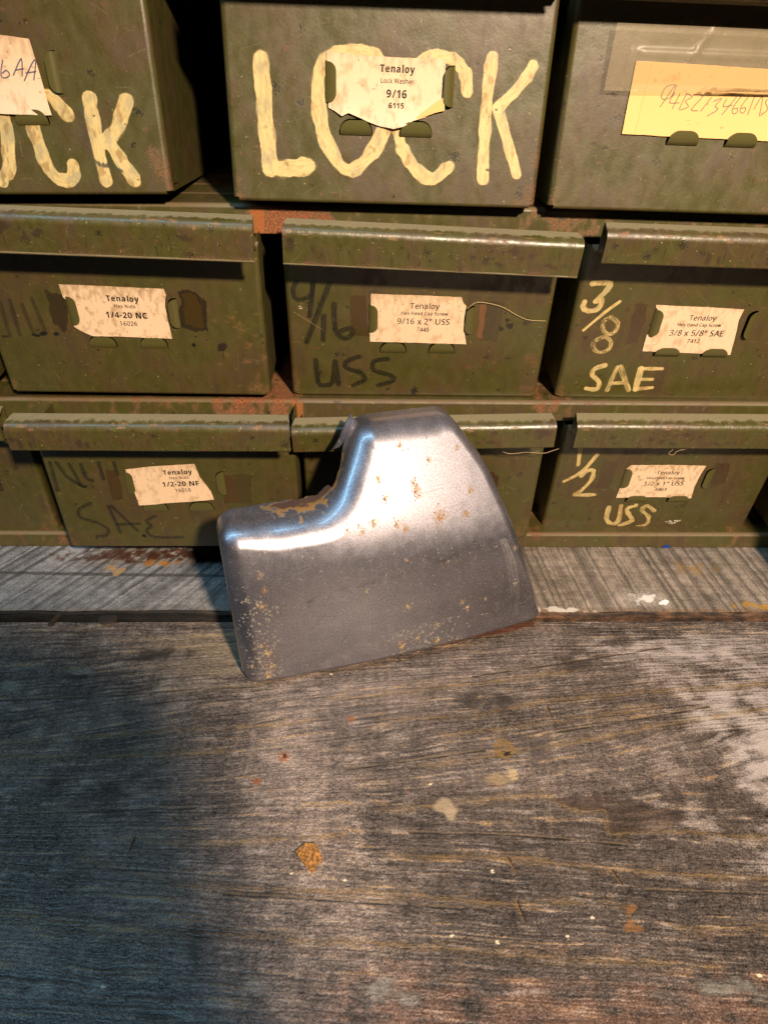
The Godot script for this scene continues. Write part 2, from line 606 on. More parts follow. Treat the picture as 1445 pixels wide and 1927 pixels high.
		"middle":
			marker(c, f, [14.8, 70.3, 13.9, 63.9, 6.3, 61.1, 4.2, 66.3, 6.3, 71.5], 1.3)
			marker(c, f, [15.5, 71.6, 12.7, 51.8], 1.4)
			marker(c, f, [24, 70.5, 10, 35.7], 1.5)
			marker(c, f, [20.3, 51.9, 19.5, 37.2], 1.5)
			marker(c, f, [26.2, 58.8, 26.4, 43.7, 31.5, 38.1, 36, 41, 34.8, 44.5, 29, 42.3], 1.5)
			marker(c, f, [14.7, 24, 15.4, 9.4, 18.7, 7.1, 24.2, 9.5, 25.9, 23.4, 27.6, 8], 1.5)
			marker(c, f, [39.9, 26.5, 32.6, 23.4, 32.5, 18.9, 40.5, 15.9, 43.2, 11.3, 36.4, 7.3], 1.4)
			marker(c, f, [56.4, 25.3, 48.5, 23.7, 48.6, 17.6, 58, 14.6, 60.2, 10.8, 51.4, 7.5], 1.4)
			c.patch(P([35, 63.5, 43.6, 64.3, 45.7, 39.7, 35.4, 39.6]), tape, 0.5, m, 1.2, 0.22, 0.06)
			c.patch(P([108.1, 61.7, 120.1, 61.4, 118.8, 37.5, 108.9, 38.4]), Color(0.2, 0.17, 0.1), 0.6, m, 1.0, 0.25, 0.05)
			c.patch(P([106.5, 60, 109.8, 60, 110, 39, 106.8, 40]), Color(0.42, 0.28, 0.16), 0.85, m, 1.5, 0.3, 0.09)
			c.blot(73, 3.5, 2.0, 3.0, Color(0.06, 0.05, 0.05), 0.9, f, 0.9, 0.4)
			for q in [[7.5, 57], [8, 56]]:
				c.blot(q[0], q[1], 0.9, 0.6, Color(0.75, 0.68, 0.6), 0.8, f, 1.0)
			c.stroke(P([4, 54, 20, 43]), 0.15, Color(0.6, 0.55, 0.4), 0.7, f, 0.8)
			for q in [[121, 55], [123, 51], [121, 45], [124, 47]]:
				c.blot(q[0], q[1], 1.6, 1.4, Color(0.1, 0.07, 0.06), 0.8, m, 1.6, 0.4)
			for q in [[84, 27], [118, 19], [83, 82]]:
				c.blot(q[0], q[1], 0.5, 0.5, Color(0.65, 0.1, 0.06), 0.9, f, 0.4)
		"middle_left":
			for q in [[10.1, 54.7, 9.4, 35.3], [15.6, 55.9, 15.1, 36.6], [21.3, 53.8, 22.7, 36.7], [27.5, 57.3, 29.3, 39.2], [3, 56, 2, 38]]:
				marker(c, f, q, 1.1, 0.4)
			for q in [[15, 36], [22, 36.5], [28, 37], [24, 36], [8, 35], [35, 37]]:
				c.blot(q[0], q[1], 1.6, 0.9, INK, 0.85, m, 1.3, 0.4)
			c.patch(P([35.8, 62.9, 44.3, 59.8, 45, 50, 40.3, 38.2, 34.8, 41.6]), Color(0.15, 0.11, 0.08), 0.6, m, 3.0, 0.3, 0.06)
			c.patch(P([105.4, 63.2, 115.3, 63.4, 119.7, 56.9, 118, 39.7, 103.6, 41.8]), Color(0.12, 0.09, 0.06), 0.75, m, 3.0, 0.35, 0.06)
			c.patch(P([106.8, 61.5, 114.3, 61.8, 117.5, 56.5, 116, 42, 107, 44]), Color(0.24, 0.19, 0.07), 0.9, m, 2.0, 0.25, -0.03)
			c.blot(125, 30.5, 2.8, 2.4, Color(0.14, 0.10, 0.10), 0.85, m, 1.2, 0.5)
			c.blot(125, 26, 0.9, 3.4, Color(0.14, 0.10, 0.10), 0.7, m, 0.8, 0.5)
			for q in [[109, 32], [117, 35], [111, 37]]:
				c.blot(q[0], q[1], 1.1, 0.9, Color(0.06, 0.05, 0.04), 0.9, m, 1.2, 0.4)
			for k in 22:
				c.blot(rng.randf_range(122, 146), rng.randf_range(6, 52), rng.randf_range(.6, 2.2), rng.randf_range(.5, 1.6), Color(0.45, 0.34, 0.19), 0.5, f, 1.6, 0.5)
		"lower_left":
			for q in [[4.6, 64.9, 3.6, 45.1], [8.3, 64.9, 12.2, 54.5, 19.1, 48.1], [15.5, 63.7, 18.3, 48.7], [22, 63.8, 22.6, 54.5, 25.8, 52.2], [32.5, 64.9, 32.7, 53.4], [41.4, 64.9, 41.5, 56.9]]:
				marker(c, f, q, 1.2, 0.6)
			for q in [[5, 45], [18, 48.5], [20, 47.5]]:
				c.blot(q[0], q[1], 1.3, 0.8, INK, 0.85, m, 1.2, 0.4)
			for q in [[20.8, 35.3, 12.8, 30.4, 12.2, 24.1, 21.2, 20.2, 26.8, 15, 24.3, 9.8, 18.6, 9.1], [31, 32.9, 33.9, 12.4], [32.9, 32.9, 44.7, 13.7], [33.8, 18.7, 46.8, 19.2], [57.9, 25.3, 51.8, 21.5, 54, 17.6, 50.3, 13.7, 54.8, 8.4, 72.1, 8.4]]:
				marker(c, f, q, 1.1, 0.62)
			c.blot(47, 9.5, 2.6, 1.2, Color(0.04, 0.04, 0.04), 1.0, m, 1.3, 0.3, 0.1, 0.1)
			c.patch(P([35.1, 59.8, 41.7, 59.8, 42, 39, 33.8, 36.8]), tape, 0.55, m, 1.5, 0.22, 0.06)
			c.patch(P([103.1, 56.7, 109, 56.7, 110, 35.4, 101.5, 34.9]), Color(0.26, 0.16, 0.09), 0.6, m, 1.8, 0.22, 0.07)
			c.patch(P([109, 57.2, 119.6, 56.8, 118.2, 35.4, 110, 35.4]), Color(0.22, 0.17, 0.09), 0.55, m, 1.0, 0.3, 0.05)
		"lower_middle":
			c.patch(P([104, 56.1, 118.1, 56.4, 120.9, 53.5, 121, 45.6, 120.8, 36.3, 108.3, 36.9]), Color(0.22, 0.13, 0.08), 0.75, m, 2.0, 0.25, 0.05)
		"upper_right":
			pass
	if which.begins_with("upper"):
		dirty_letters(c, m, seed_ + 9, Rect2(10, 2, 130, 66))
	elif which.ends_with("right"):
		dirty_letters(c, m, seed_ + 9, Rect2(2, 2, 76, 76))
	return c.both()


func paint(c: Canvas, n: PackedByteArray, nums: Array, radius: float, streak := 0.20) -> void:
	c.stroke(P(nums), radius * 1.03, Color(0.62, 0.53, 0.33), 0.35, n, 0.20, 0.0, 0.5, streak)
	c.stroke(P(nums), radius, CREAM, 0.97, n, 0.20, 0.05, 0.5, streak)


func dirty_letters(c: Canvas, n: PackedByteArray, seed_: int, area: Rect2) -> void:
	var rng := RandomNumberGenerator.new()
	rng.seed = seed_
	var x0 := maxi(0, int(c.px(area.position.x)))
	var x1 := mini(c.w, int(c.px(area.end.x)))
	var y0 := maxi(0, int(c.py(area.end.y)))
	var y1 := mini(c.h, int(c.py(area.position.y)))
	for y in range(y0, y1):
		for x in range(x0, x1):
			var at := y * c.w + x
			if c.r[at] < 0.62:      # only where there is cream paint
				continue
			var v := n[at] / 255.0
			var w := n[(at + 5171) % n.size()] / 255.0
			var thin := clampf((v - 0.58) * 3.0, 0.0, 0.55)
			c.r[at] = lerpf(c.r[at], 0.60, thin)
			c.g[at] = lerpf(c.g[at], 0.57, thin)
			c.b[at] = lerpf(c.b[at], 0.44, thin)
			var grime := clampf((w - 0.66) * 4.0, 0.0, 0.5)
			c.r[at] = lerpf(c.r[at], 0.50, grime)
			c.g[at] = lerpf(c.g[at], 0.38, grime)
			c.b[at] = lerpf(c.b[at], 0.20, grime)
	for k in 60:
		var p := Vector2(rng.randf_range(area.position.x, area.end.x), rng.randf_range(area.position.y, area.end.y))
		c.blot(p.x, p.y, rng.randf_range(.2, .8), rng.randf_range(.15, .5), Color(0.24, 0.17, 0.10), 0.7, n, 1.8, 0.4)


func marker(c: Canvas, n: PackedByteArray, nums: Array, radius: float, strength := 0.8) -> void:
	c.stroke(P(nums), radius, INK, strength, n, 0.25, 0.0, 0.3, 0.45)


func lip_picture(seed_: int) -> Array:
	# across: along the lip; down: from the back of its top to the foot of its flange (mm)
	var c := Canvas.new(1024, 176, 6.0, 0, 0, true)
	var n := enamel(c, seed_, 0.0)
	var fine: PackedByteArray = n[2]
	var mid: PackedByteArray = n[1]
	var big: PackedByteArray = n[0]
	for y in c.h:
		var mm := y / 6.0
		for x in c.w:
			var at := y * c.w + x
			var v := fine[at] / 255.0
			# dust that has settled on the flat top
			var k := clampf((10.0 - mm) / 2.5 + (mid[at] / 255.0 - 0.5) * 1.6, 0.0, 1.0) * (0.68 + 0.3 * v)
			c.r[at] = lerpf(c.r[at], 0.50, k)
			c.g[at] = lerpf(c.g[at], 0.455, k)
			c.b[at] = lerpf(c.b[at], 0.34, k)
			c.ro[at] = lerpf(c.ro[at] - 0.04, 0.9, k)
			c.ht[at] += k * 0.2 * v
			# worn, rusty foot
			var f := clampf((mm - 28.0) * 0.6 + (v - 0.62) * 3.0 + (big[at] / 255.0 - 0.5) * 2.5, 0.0, 1.0) * 0.6
			c.r[at] = lerpf(c.r[at], 0.42, f)
			c.g[at] = lerpf(c.g[at], 0.27, f)
			c.b[at] = lerpf(c.b[at], 0.15, f)
			c.ro[at] = lerpf(c.ro[at], 0.85, f)
	wear(c, n, seed_ + 5, 110, 0, 160, 13, 29)
	var rng := RandomNumberGenerator.new()
	rng.seed = seed_
	for k in 12:
		var x := rng.randf_range(0, 165)
		var y := rng.randf_range(17, 25)
		c.stroke([Vector2(x, y), Vector2(x + rng.randf_range(-.4, .4), y + rng.randf_range(1, 5))], 0.3, Color(0.15, 0.12, 0.08), 0.45, fine, 0.9)
	for k in 12:
		c.blot(rng.randf_range(0, 165), rng.randf_range(10.5, 15), rng.randf_range(0.6, 3), rng.randf_range(.3, .9), Color(0.55, 0.36, 0.2), 0.7, fine, 1.4, 0.4, -0.05, 0.8)
	for k in 5:
		c.blot(rng.randf_range(0, 165), rng.randf_range(14, 25), rng.randf_range(2, 7), rng.randf_range(1, 3), Color(0.2, 0.15, 0.12), 0.6, mid, 1.4, 0.6)
	return c.both()


func shelf_picture(seed_: int, rusty: Array) -> Array:
	var c := Canvas.new(2048, 96, 4.0, -256, 0, true)
	var n := enamel(c, seed_, 0.02, 0.5)
	var fine: PackedByteArray = n[2]
	var mid: PackedByteArray = n[1]
	for y in c.h:
		for x in c.w:
			var at := y * c.w + x
			var mm := x / 4.0 - 256.0
			var v := fine[at] / 255.0
			var top := clampf((4.0 - y / 4.0) / 2.0, 0.0, 1.0)
			var k := top * (0.5 + 0.4 * v)
			c.r[at] = lerpf(c.r[at], 0.45, k)
			c.g[at] = lerpf(c.g[at], 0.36, k)
			c.b[at] = lerpf(c.b[at], 0.25, k)
			c.ro[at] = lerpf(c.ro[at], 0.9, k)
			var rr := 0.0
			for e in rusty:
				rr = maxf(rr, e[2] * clampf(1.3 - absf(mm - e[0]) / e[1], 0.0, 1.0))
			rr = clampf(rr * 1.75 + (mid[at] / 255.0 - 0.5) * 2.0 - 0.45, 0.0, 1.0) * (0.78 + 0.22 * n[0][at] / 255.0)
			if rr > 0.0:
				var q := clampf(v * 1.3 - 0.1, 0.0, 1.0)
				c.r[at] = lerpf(c.r[at], lerpf(0.30, 0.62, q), rr)
				c.g[at] = lerpf(c.g[at], lerpf(0.17, 0.36, q), rr)
				c.b[at] = lerpf(c.b[at], lerpf(0.10, 0.16, q), rr)
				c.ro[at] = lerpf(c.ro[at], 0.92, rr)
				c.ht[at] += rr * (v - 0.5) * 0.5
	wear(c, n, seed_ + 3, 140, -250, 250, 3, 22)
	for e in rusty:
		if e.size() > 3:
			c.patch(P([e[3], 3, e[3] + 7, 3, e[3] + 6, 20, e[3] + 1, 20]), Color(0.58, 0.33, 0.12), 0.75, mid, 1.5, 0.95)
	return c.both()


func plain_picture() -> Array:
	var c := Canvas.new(512, 512, 4.0, 0, 0)
	var n := enamel(c, 901, -0.04)
	wear(c, n, 31, 90, 0, 128, 0, 128)
	return c.both()


func paper_picture(seed_: int, kind: String) -> Array:
	var c := Canvas.new(608, 280, 8.0, 28, 31)     # 76 x 35 mm
	var big := c.noise(seed_, 0.011, 1, 1, 4)
	var mid := c.noise(seed_ + 1, 0.035, 1, 2, 4)
	var fine := c.noise(seed_ + 2, 0.25, 1, 1, 2)
	var yellow := kind == "yellow"
	for y in c.h:
		for x in c.w:
			var at := y * c.w + x
			var a := big[at] / 255.0
			var b := mid[at] / 255.0
			var f := fine[at] / 255.0
			var rr := 0.88 if yellow else 0.86
			var gg := 0.72 if yellow else 0.755
			var bb := 0.46 if yellow else 0.63
			var m := 0.985 + (f - 0.5) * 0.05
			var st := clampf((a * 0.7 + b * 0.5 - 0.62) * 2.6, 0.0, 1.0) * (0.0 if yellow else (0.75 if kind == "dirty" else 0.38))
			var up := clampf((c.h * 0.25 - y) / (c.h * 0.3) + (b - 0.5) * 1.4, 0.0, 1.0) * (0.0 if yellow else (0.6 if kind == "dirty" else 0.4))
			st = maxf(st, up)
			rr = lerpf(rr * m, 0.42, st * 0.75)
			gg = lerpf(gg * m, 0.31, st * 0.75)
			bb = lerpf(bb * m, 0.17, st * 0.75)
			c.r[at] = rr
			c.g[at] = gg
			c.b[at] = bb
			c.ht[at] = 0.5 + (f - 0.5) * 0.2
			c.ro[at] = 0.75
	var rng := RandomNumberGenerator.new()
	rng.seed = seed_
	for k in 30:
		c.blot(rng.randf_range(43, 101), rng.randf_range(32, 65), rng.randf_range(.2, .8), rng.randf_range(.2, .6), Color(0.35, 0.26, 0.16), 0.4, fine, 1.2, 0.5)
	if yellow:
		var pen := Color(0.30, 0.25, 0.30)
		for q in [[50.4, 54.4, 46.4, 53.5, 44.9, 49.7, 46.5, 48.4, 49.8, 49.9, 50.4, 54.2, 45.4, 45.4], [50.8, 51, 49.3, 47.2, 53.7, 47.3], [53.3, 51, 51.2, 44.8], [56.4, 51.1, 54.4, 44.6], [56.4, 51.1, 59.3, 49.8, 56.6, 48, 58.5, 45.9, 55.1, 44.4], [59.6, 50.7, 64.2, 50.4, 60.1, 44.8, 63.3, 44.4], [68.3, 49.9, 64.7, 44.2], [69.7, 48.4, 73.1, 49.6, 70.9, 46.5, 72.6, 45.2, 68.4, 42.4], [75.6, 49.6, 74.7, 46.4, 78.9, 47.1], [79.8, 50.3, 75.1, 43.1], [82.0, 50.6, 79.8, 47, 79.5, 44.6, 80.8, 43.6, 82.0, 44.6, 81.6, 46.0, 80.0, 45.6], [85.6, 51, 83.4, 47.2, 83.2, 45, 84.4, 44, 85.6, 45, 85.2, 46.4, 83.6, 45.9], [88.3, 51.1, 87.2, 43.5], [89.5, 45.8, 92, 51.2, 92.9, 43.1], [96.5, 50.8, 94, 49, 96, 46, 93.5, 43.4]]:
			c.stroke(P(q), 0.2, pen, 0.75, fine, 0.5)
		c.blot(46, 56, 4, 1.8, Color(0.55, 0.40, 0.16), 0.55, big, 1.6, 0.9)
		c.patch(P([28, 54.0, 104, 54.6, 104, 66, 28, 66]), Color(0.86, 0.58, 0.26), 0.28, fine, 0.1)
		c.stroke(P([37.5, 63, 36, 34]), 0.1, Color(0.6, 0.45, 0.2), 0.5, fine, 1.0)
	elif kind == "penned":
		var pen := Color(0.22, 0.22, 0.30)
		for q in [[80.5, 55.0, 78.3, 49.4, 80, 48.4, 82.2, 49.6, 81.2, 51.3, 79.2, 50.2], [83.8, 49.4, 88.9, 55.8, 87.6, 49.1], [85.4, 51.4, 88.8, 51.9], [88.1, 47.4, 93.3, 54.1, 95.0, 54.7, 92.4, 47.7], [89.6, 50.3, 94.1, 50.8], [73, 55, 75, 49, 77, 52, 74, 53]]:
			c.stroke(P(q), 0.26, pen, 0.85, fine, 0.4)
	return c.both()


# grey, worn bench board seen from above: millimetres along x, and z downwards
func slope_at(z: float) -> float:
	if z < 64.0:
		return 0.0
	if z < 150.0:
		return -0.16 * (z - 64.0) / 86.0
	if z < 220.0:
		return lerpf(-0.16, 0.07, (z - 150.0) / 70.0)
	return 0.07


func front_board_picture() -> Array:
	var s := 3.6571
	var c := Canvas.new(2048, 920, s, -280, 60, true)
	var lines := c.noise(11, 0.16, 36, 1, 3)
	var bands := c.noise(12, 0.035, 18, 1, 3)
	var big := c.noise(13, 0.004, 1, 1, 4)
	var mid := c.noise(14, 0.022, 1.6, 1, 4)
	var fine := c.noise(15, 0.24, 3.5, 1, 2)
	var dash := c.noise(18, 0.09, 7, 1, 2)
	var salt := c.grain(16)
	var cross := c.noise(17, 0.05, 1, 26, 2)
	for y in c.h:
		var z := 60.0 + y / s
		var sl := slope_at(z)
		for x in c.w:
			var at := y * c.w + x
			var mm := -280.0 + x / s
			var off := int(-sl * mm * s + (big[at] - 128) * 0.035)
			var row := clampi(y + off, 0, c.h - 1)
			var ga := lines[row * c.w + x] / 255.0
			var gb := bands[row * c.w + x] / 255.0
			var nb := big[at] / 255.0
			var nm := mid[at] / 255.0
			var nf := fine[at] / 255.0
			var sa := salt[at] / 255.0
			var nc := cross[at] / 255.0
			var nd := dash[row * c.w + x] / 255.0
			var v := 0.372 + (ga - 0.5) * 0.15 + (gb - 0.5) * 0.08 + (nm - 0.5) * 0.08 + (nf - 0.5) * 0.22 + (sa - 0.5) * 0.25 + (nb - 0.5) * 0.15 + (nc - 0.5) * 0.07 + (nd - 0.5) * 0.11
			# the darker middle of the plank, and the dustier strip left of it
			v *= 1.0 - 0.20 * clampf((mm - 5.0) / 30.0, 0.0, 1.0) * clampf((z - 180.0) / 25.0, 0.0, 1.0)
			var dusty := clampf(1.3 - Vector2((mm + 30.0 + (z - 190) * -0.12) / 36.0, (z - 195.0) / 80.0).length() + (nm - 0.5) * 1.1 + (nd - 0.5) * 0.8, 0.0, 1.0)
			v += 0.085 * dusty + 0.12 * dusty * (sa - 0.5)
			v = maxf(v, 0.07)
			var rr := v * 0.97
			var gg := v * 0.865
			var bb := v * 0.80
			# ochre showing on the raised grain
			var oc := clampf((ga * 0.75 + gb * 0.35 + nd * 0.25 - 0.845) * 9.0, 0.0, 1.0) * clampf((nm - 0.40) * 5.0, 0.0, 1.0) * 0.7
			rr = lerpf(rr, 0.56 * (0.65 + 0.6 * sa), oc)
			gg = lerpf(gg, 0.42 * (0.65 + 0.6 * sa), oc)
			bb = lerpf(bb, 0.23 * (0.65 + 0.6 * sa), oc)
			# dark open pores along the grain, stronger towards the back
			var po := clampf((0.37 - ga) * 6.0, 0.0, 1.0) * clampf((nf - 0.35) * 4.0, 0.0, 1.0) * (0.75 if z < 150 else 0.38)
			rr *= 1.0 - po * 0.6
			gg *= 1.0 - po * 0.62
			bb *= 1.0 - po * 0.62
			# bare, redder wood at the front edge
			var red := clampf((z - 255.0) / 22.0 + (nm - 0.5) * 2.2 + (gb - 0.5) * 1.2 - 0.25, 0.0, 1.0) * clampf((mm + 50.0) / 50.0, 0.0, 1.0) * 0.34
			rr = lerpf(rr, 0.46 * (0.75 + 0.5 * sa), red)
			gg = lerpf(gg, 0.285 * (0.75 + 0.5 * sa), red)
			bb = lerpf(bb, 0.20 * (0.75 + 0.5 * sa), red)
			# thin worn wash of white paint on the right and in patches
			var wash := maxf(clampf((mm - 165.0 + (nb - 0.5) * 110.0) / 45.0, 0.0, 1.0) * clampf(1.5 - absf(z - 160.0) / 65.0, 0.0, 1.0), 0.9 * clampf(1.25 - Vector2((mm - 200) / 75.0, (z - 92) / 15.0).length(), 0.0, 1.0))
			wash = clampf(wash * 1.15 + (nm - 0.5) * 1.0 + (ga - 0.5) * 0.9 + (nd - 0.5) * 0.8 + (sa - 0.5) * 0.5 - 0.24, 0.0, 1.0) * 0.82
			rr = lerpf(rr, 0.68, wash)
			gg = lerpf(gg, 0.645, wash)
			bb = lerpf(bb, 0.63, wash)
			# pale dust near the back left of the metal cap
			var pale := clampf(1.25 - Vector2((mm + 85.0) / 42.0, (z - 97.0) / 26.0).length() + (gb - 0.5) * 1.4 + (nf - 0.5) * 0.9, 0.0, 1.0) * 0.5
			rr = lerpf(rr, 0.60, pale)
			gg = lerpf(gg, 0.53, pale)
			bb = lerpf(bb, 0.42, pale)
			c.r[at] = rr
			c.g[at] = gg
			c.b[at] = bb
			c.ht[at] = 0.5 + (ga - 0.5) * 0.32 + (gb - 0.5) * 0.15 + (nf - 0.5) * 0.22 + (sa - 0.5) * 0.35 - po * 0.22 + oc * 0.08
			c.ro[at] = 0.46 + (nm - 0.5) * 0.2 + (sa - 0.5) * 0.3 + wash * 0.15
	var tan_ := Color(0.56, 0.43, 0.24)
	for q in [[-300, 226, -151, 239, -135, 240, -113, 245, -91, 246, -67, 247, -35, 250, 7, 252, 92, 259, 140, 262], [-126, 216, -110, 219, -89, 225, -75, 228, -43, 230, 8, 232, 48, 236, 64, 237, 104, 236], [8, 216, 63, 217, 86, 220, 114, 223, 134, 225, 190, 228], [-99, 209, -75, 209, -45, 208, -10, 206], [8, 194, 53, 189, 85, 187, 97, 194, 113, 195, 112, 206, 135, 205, 185, 209], [9, 142, 62, 138, 97, 130, 174, 122, 227, 118], [29, 170, 105, 157, 150, 147, 219, 135], [-187, 155, -147, 152, -94, 148, -53, 145, -29, 142], [-183, 163, -130, 163, -71, 161], [128, 248, 167, 247], [-20, 128, 40, 120, 120, 108], [40, 152, 100, 143, 160, 134]]:
		c.stroke(P(q), 0.75, tan_, 0.45, dash, 1.5, 0.08, -1.0, 1.0)
		c.stroke(P(q), 2.4, tan_, 0.28, dash, 1.6, 0.02, -1.0, 1.0)
	# a stepped tear in the grain
	c.patch(P([86, 188, 97, 194, 113, 195, 112, 206, 135, 205, 150, 200, 140, 192, 110, 186]), Color(0.22, 0.17, 0.14), 0.45, mid, 3.0)
	# clay-coloured daubs, a knot, rust rings, paint specks
	c.blot(65, 178, 7.5, 8, Color(0.58, 0.50, 0.38), 0.75, mid, 0.5, 0.7, 0.06)
	c.blot(70, 160, 6, 6.5, Color(0.40, 0.31, 0.18), 0.45, mid, 0.6, 0.6)
	c.blot(84, 158, 12, 10, Color(0.27, 0.25, 0.25), 0.5, mid, 0.9, 0.8)
	c.blot(72, 175, 3.5, 4, Color(0.70, 0.62, 0.46), 0.8, fine, 0.6, 0.5, 0.06)
	c.blot(38, 192, 7.5, 4, Color(0.62, 0.55, 0.45), 0.8, mid, 0.7, 0.5, 0.1)
	c.blot(39.5, 196, 3.6, 4.6, Color(0.62, 0.55, 0.45), 0.85, mid, 0.5, 0.5, 0.1)
	for q in [[5.5, 0.6], [4.0, 0.5], [2.6, 0.4]]:
		var ring := []
		for k in 13:
			ring.append(Vector2(70 + cos(TAU * k / 12) * q[0] * 0.85, 160 + sin(TAU * k / 12) * q[0]))
		c.stroke(ring, q[1], Color(0.50, 0.38, 0.19), 0.6, fine, 1.0, 0.05)
	c.blot(71, 163, 2.2, 1.6, Color(0.12, 0.09, 0.07), 0.9, fine, 0.8, 0.4, -0.2)
	for q in [[-41, 164, 3.2], [-8, 141, 2.2], [-53, 178, 2.6]]:
		c.blot(q[0], q[1], q[2], q[2], Color(0.55, 0.30, 0.16), 0.75, fine, 0.7, 0.5)
	c.blot(-41, 163.5, 1.4, 1.3, Color(0.22, 0.13, 0.09), 0.85, fine, 0.5, 0.4)
	for q in [[-102, 268, 6, 3], [-85, 263, 4, 1.8], [-124, 268, 9, 4], [-183, 91, 7, 3], [-193, 118, 5, 4], [-150, 86, 9, 2.5], [-110, 120, 5, 3], [-109, 259, 12, 4], [10, 268, 9, 6], [141, 270, 14, 3], [-43, 266, 6, 3], [-160, 107, 8, 2], [-60, 275, 10, 2]]:
		c.blot(q[0], q[1], q[2], q[3], Color(0.62, 0.62, 0.58), 0.42, mid, 1.8, 1.2, 0.04)
	for q in [[55, 223], [53, 252], [35, 249], [82, 250], [186, 66], [154, 265], [-9, 226], [-32, 223], [31, 180], [-100, 266], [94, 243], [-20, 110]]:
		c.blot(q[0], q[1], 1.0, 0.8, Color(0.82, 0.78, 0.66), 0.9, fine, 0.8, 0.4, 0.12)
	for q in [[183, 65, 5, 1.0], [176, 66, 3, 0.8]]:
		c.blot(q[0], q[1], q[2], q[3], Color(0.92, 0.9, 0.88), 0.95, fine, 1.0, 0.3, 0.12)
	for q in [[30, 179], [63, 181], [20, 184]]:
		c.blot(q[0], q[1], 0.45, 0.55, Color(0.62, 0.14, 0.08), 0.8, fine, 0.6)
	c.blot(109, 244, 3.4, 4.5, Color(0.50, 0.34, 0.19), 0.75, mid, 1.6, 0.5)
	for q in [[-67, 252, 6, 6], [-5, 274, 4, 6], [-13, 266, 3, 4], [-124, 184, 20, 12], [-117, 95, 16, 5], [140, 190, 22, 8], [60, 130, 26, 6], [122, 100, 20, 6]]:
		c.blot(q[0], q[1], q[2], q[3], Color(0.15, 0.13, 0.12), 0.5, mid, 1.4, 1.0)
	for q in [[63, 217, 67, 226], [108, 223, 111, 231], [64, 236, 66, 246], [98, 134, 99, 142], [-104, 206, -105, 214]]:
		for k in 6:
			var a := Vector2(q[0], q[1]).lerp(Vector2(q[2], q[3]), k / 6.0)
			var b := Vector2(q[0], q[1]).lerp(Vector2(q[2], q[3]), (k + 1) / 6.0)
			var fat := 0.85 * (1.0 - k / 6.5)
			c.stroke([a, b], fat * 0.7, Color(0.15, 0.10, 0.06), 0.8, fine, 1.0, -0.25)
			c.stroke([a - Vector2(fat, 0), b - Vector2(fat, 0)], fat * 0.6, Color(0.52, 0.39, 0.21), 0.55, fine, 1.2, 0.1)
	# cracks along the grain
	for q in [[-200, 128, -150, 126, -96, 121, -60, 119], [20, 205, 70, 207, 118, 212], [60, 112, 120, 101, 176, 90], [-60, 232, 0, 236, 40, 239], [100, 150, 150, 141, 186, 134], [-20, 90, 40, 84, 90, 80], [-190, 196, -130, 193, -80, 192], [120, 232, 170, 234], [-10, 172, 30, 166, 60, 161]]:
		c.stroke(P(q), 0.4, Color(0.09, 0.075, 0.06), 0.6, dash, 1.5, -0.2)
		c.stroke(P([q[0], q[1] - 0.9, q[2], q[3] - 0.9, q[-2], q[-1] - 0.9]), 0.35, Color(0.46, 0.38, 0.27), 0.5, dash, 1.3, 0.1)
	# long cross scuffs
	for q in [[90, 90, 78, 205], [100, 110, 84, 210], [-30, 130, 2, 158], [150, 95, 152, 160], [38, 100, 22, 150], [120, 120, 112, 200]]:
		c.stroke(P(q), 0.5, Color(0.50, 0.45, 0.38), 0.30, fine, 1.0, 0.05)
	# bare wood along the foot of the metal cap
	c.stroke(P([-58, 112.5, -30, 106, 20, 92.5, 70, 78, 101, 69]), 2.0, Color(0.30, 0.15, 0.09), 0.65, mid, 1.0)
	return c.both()


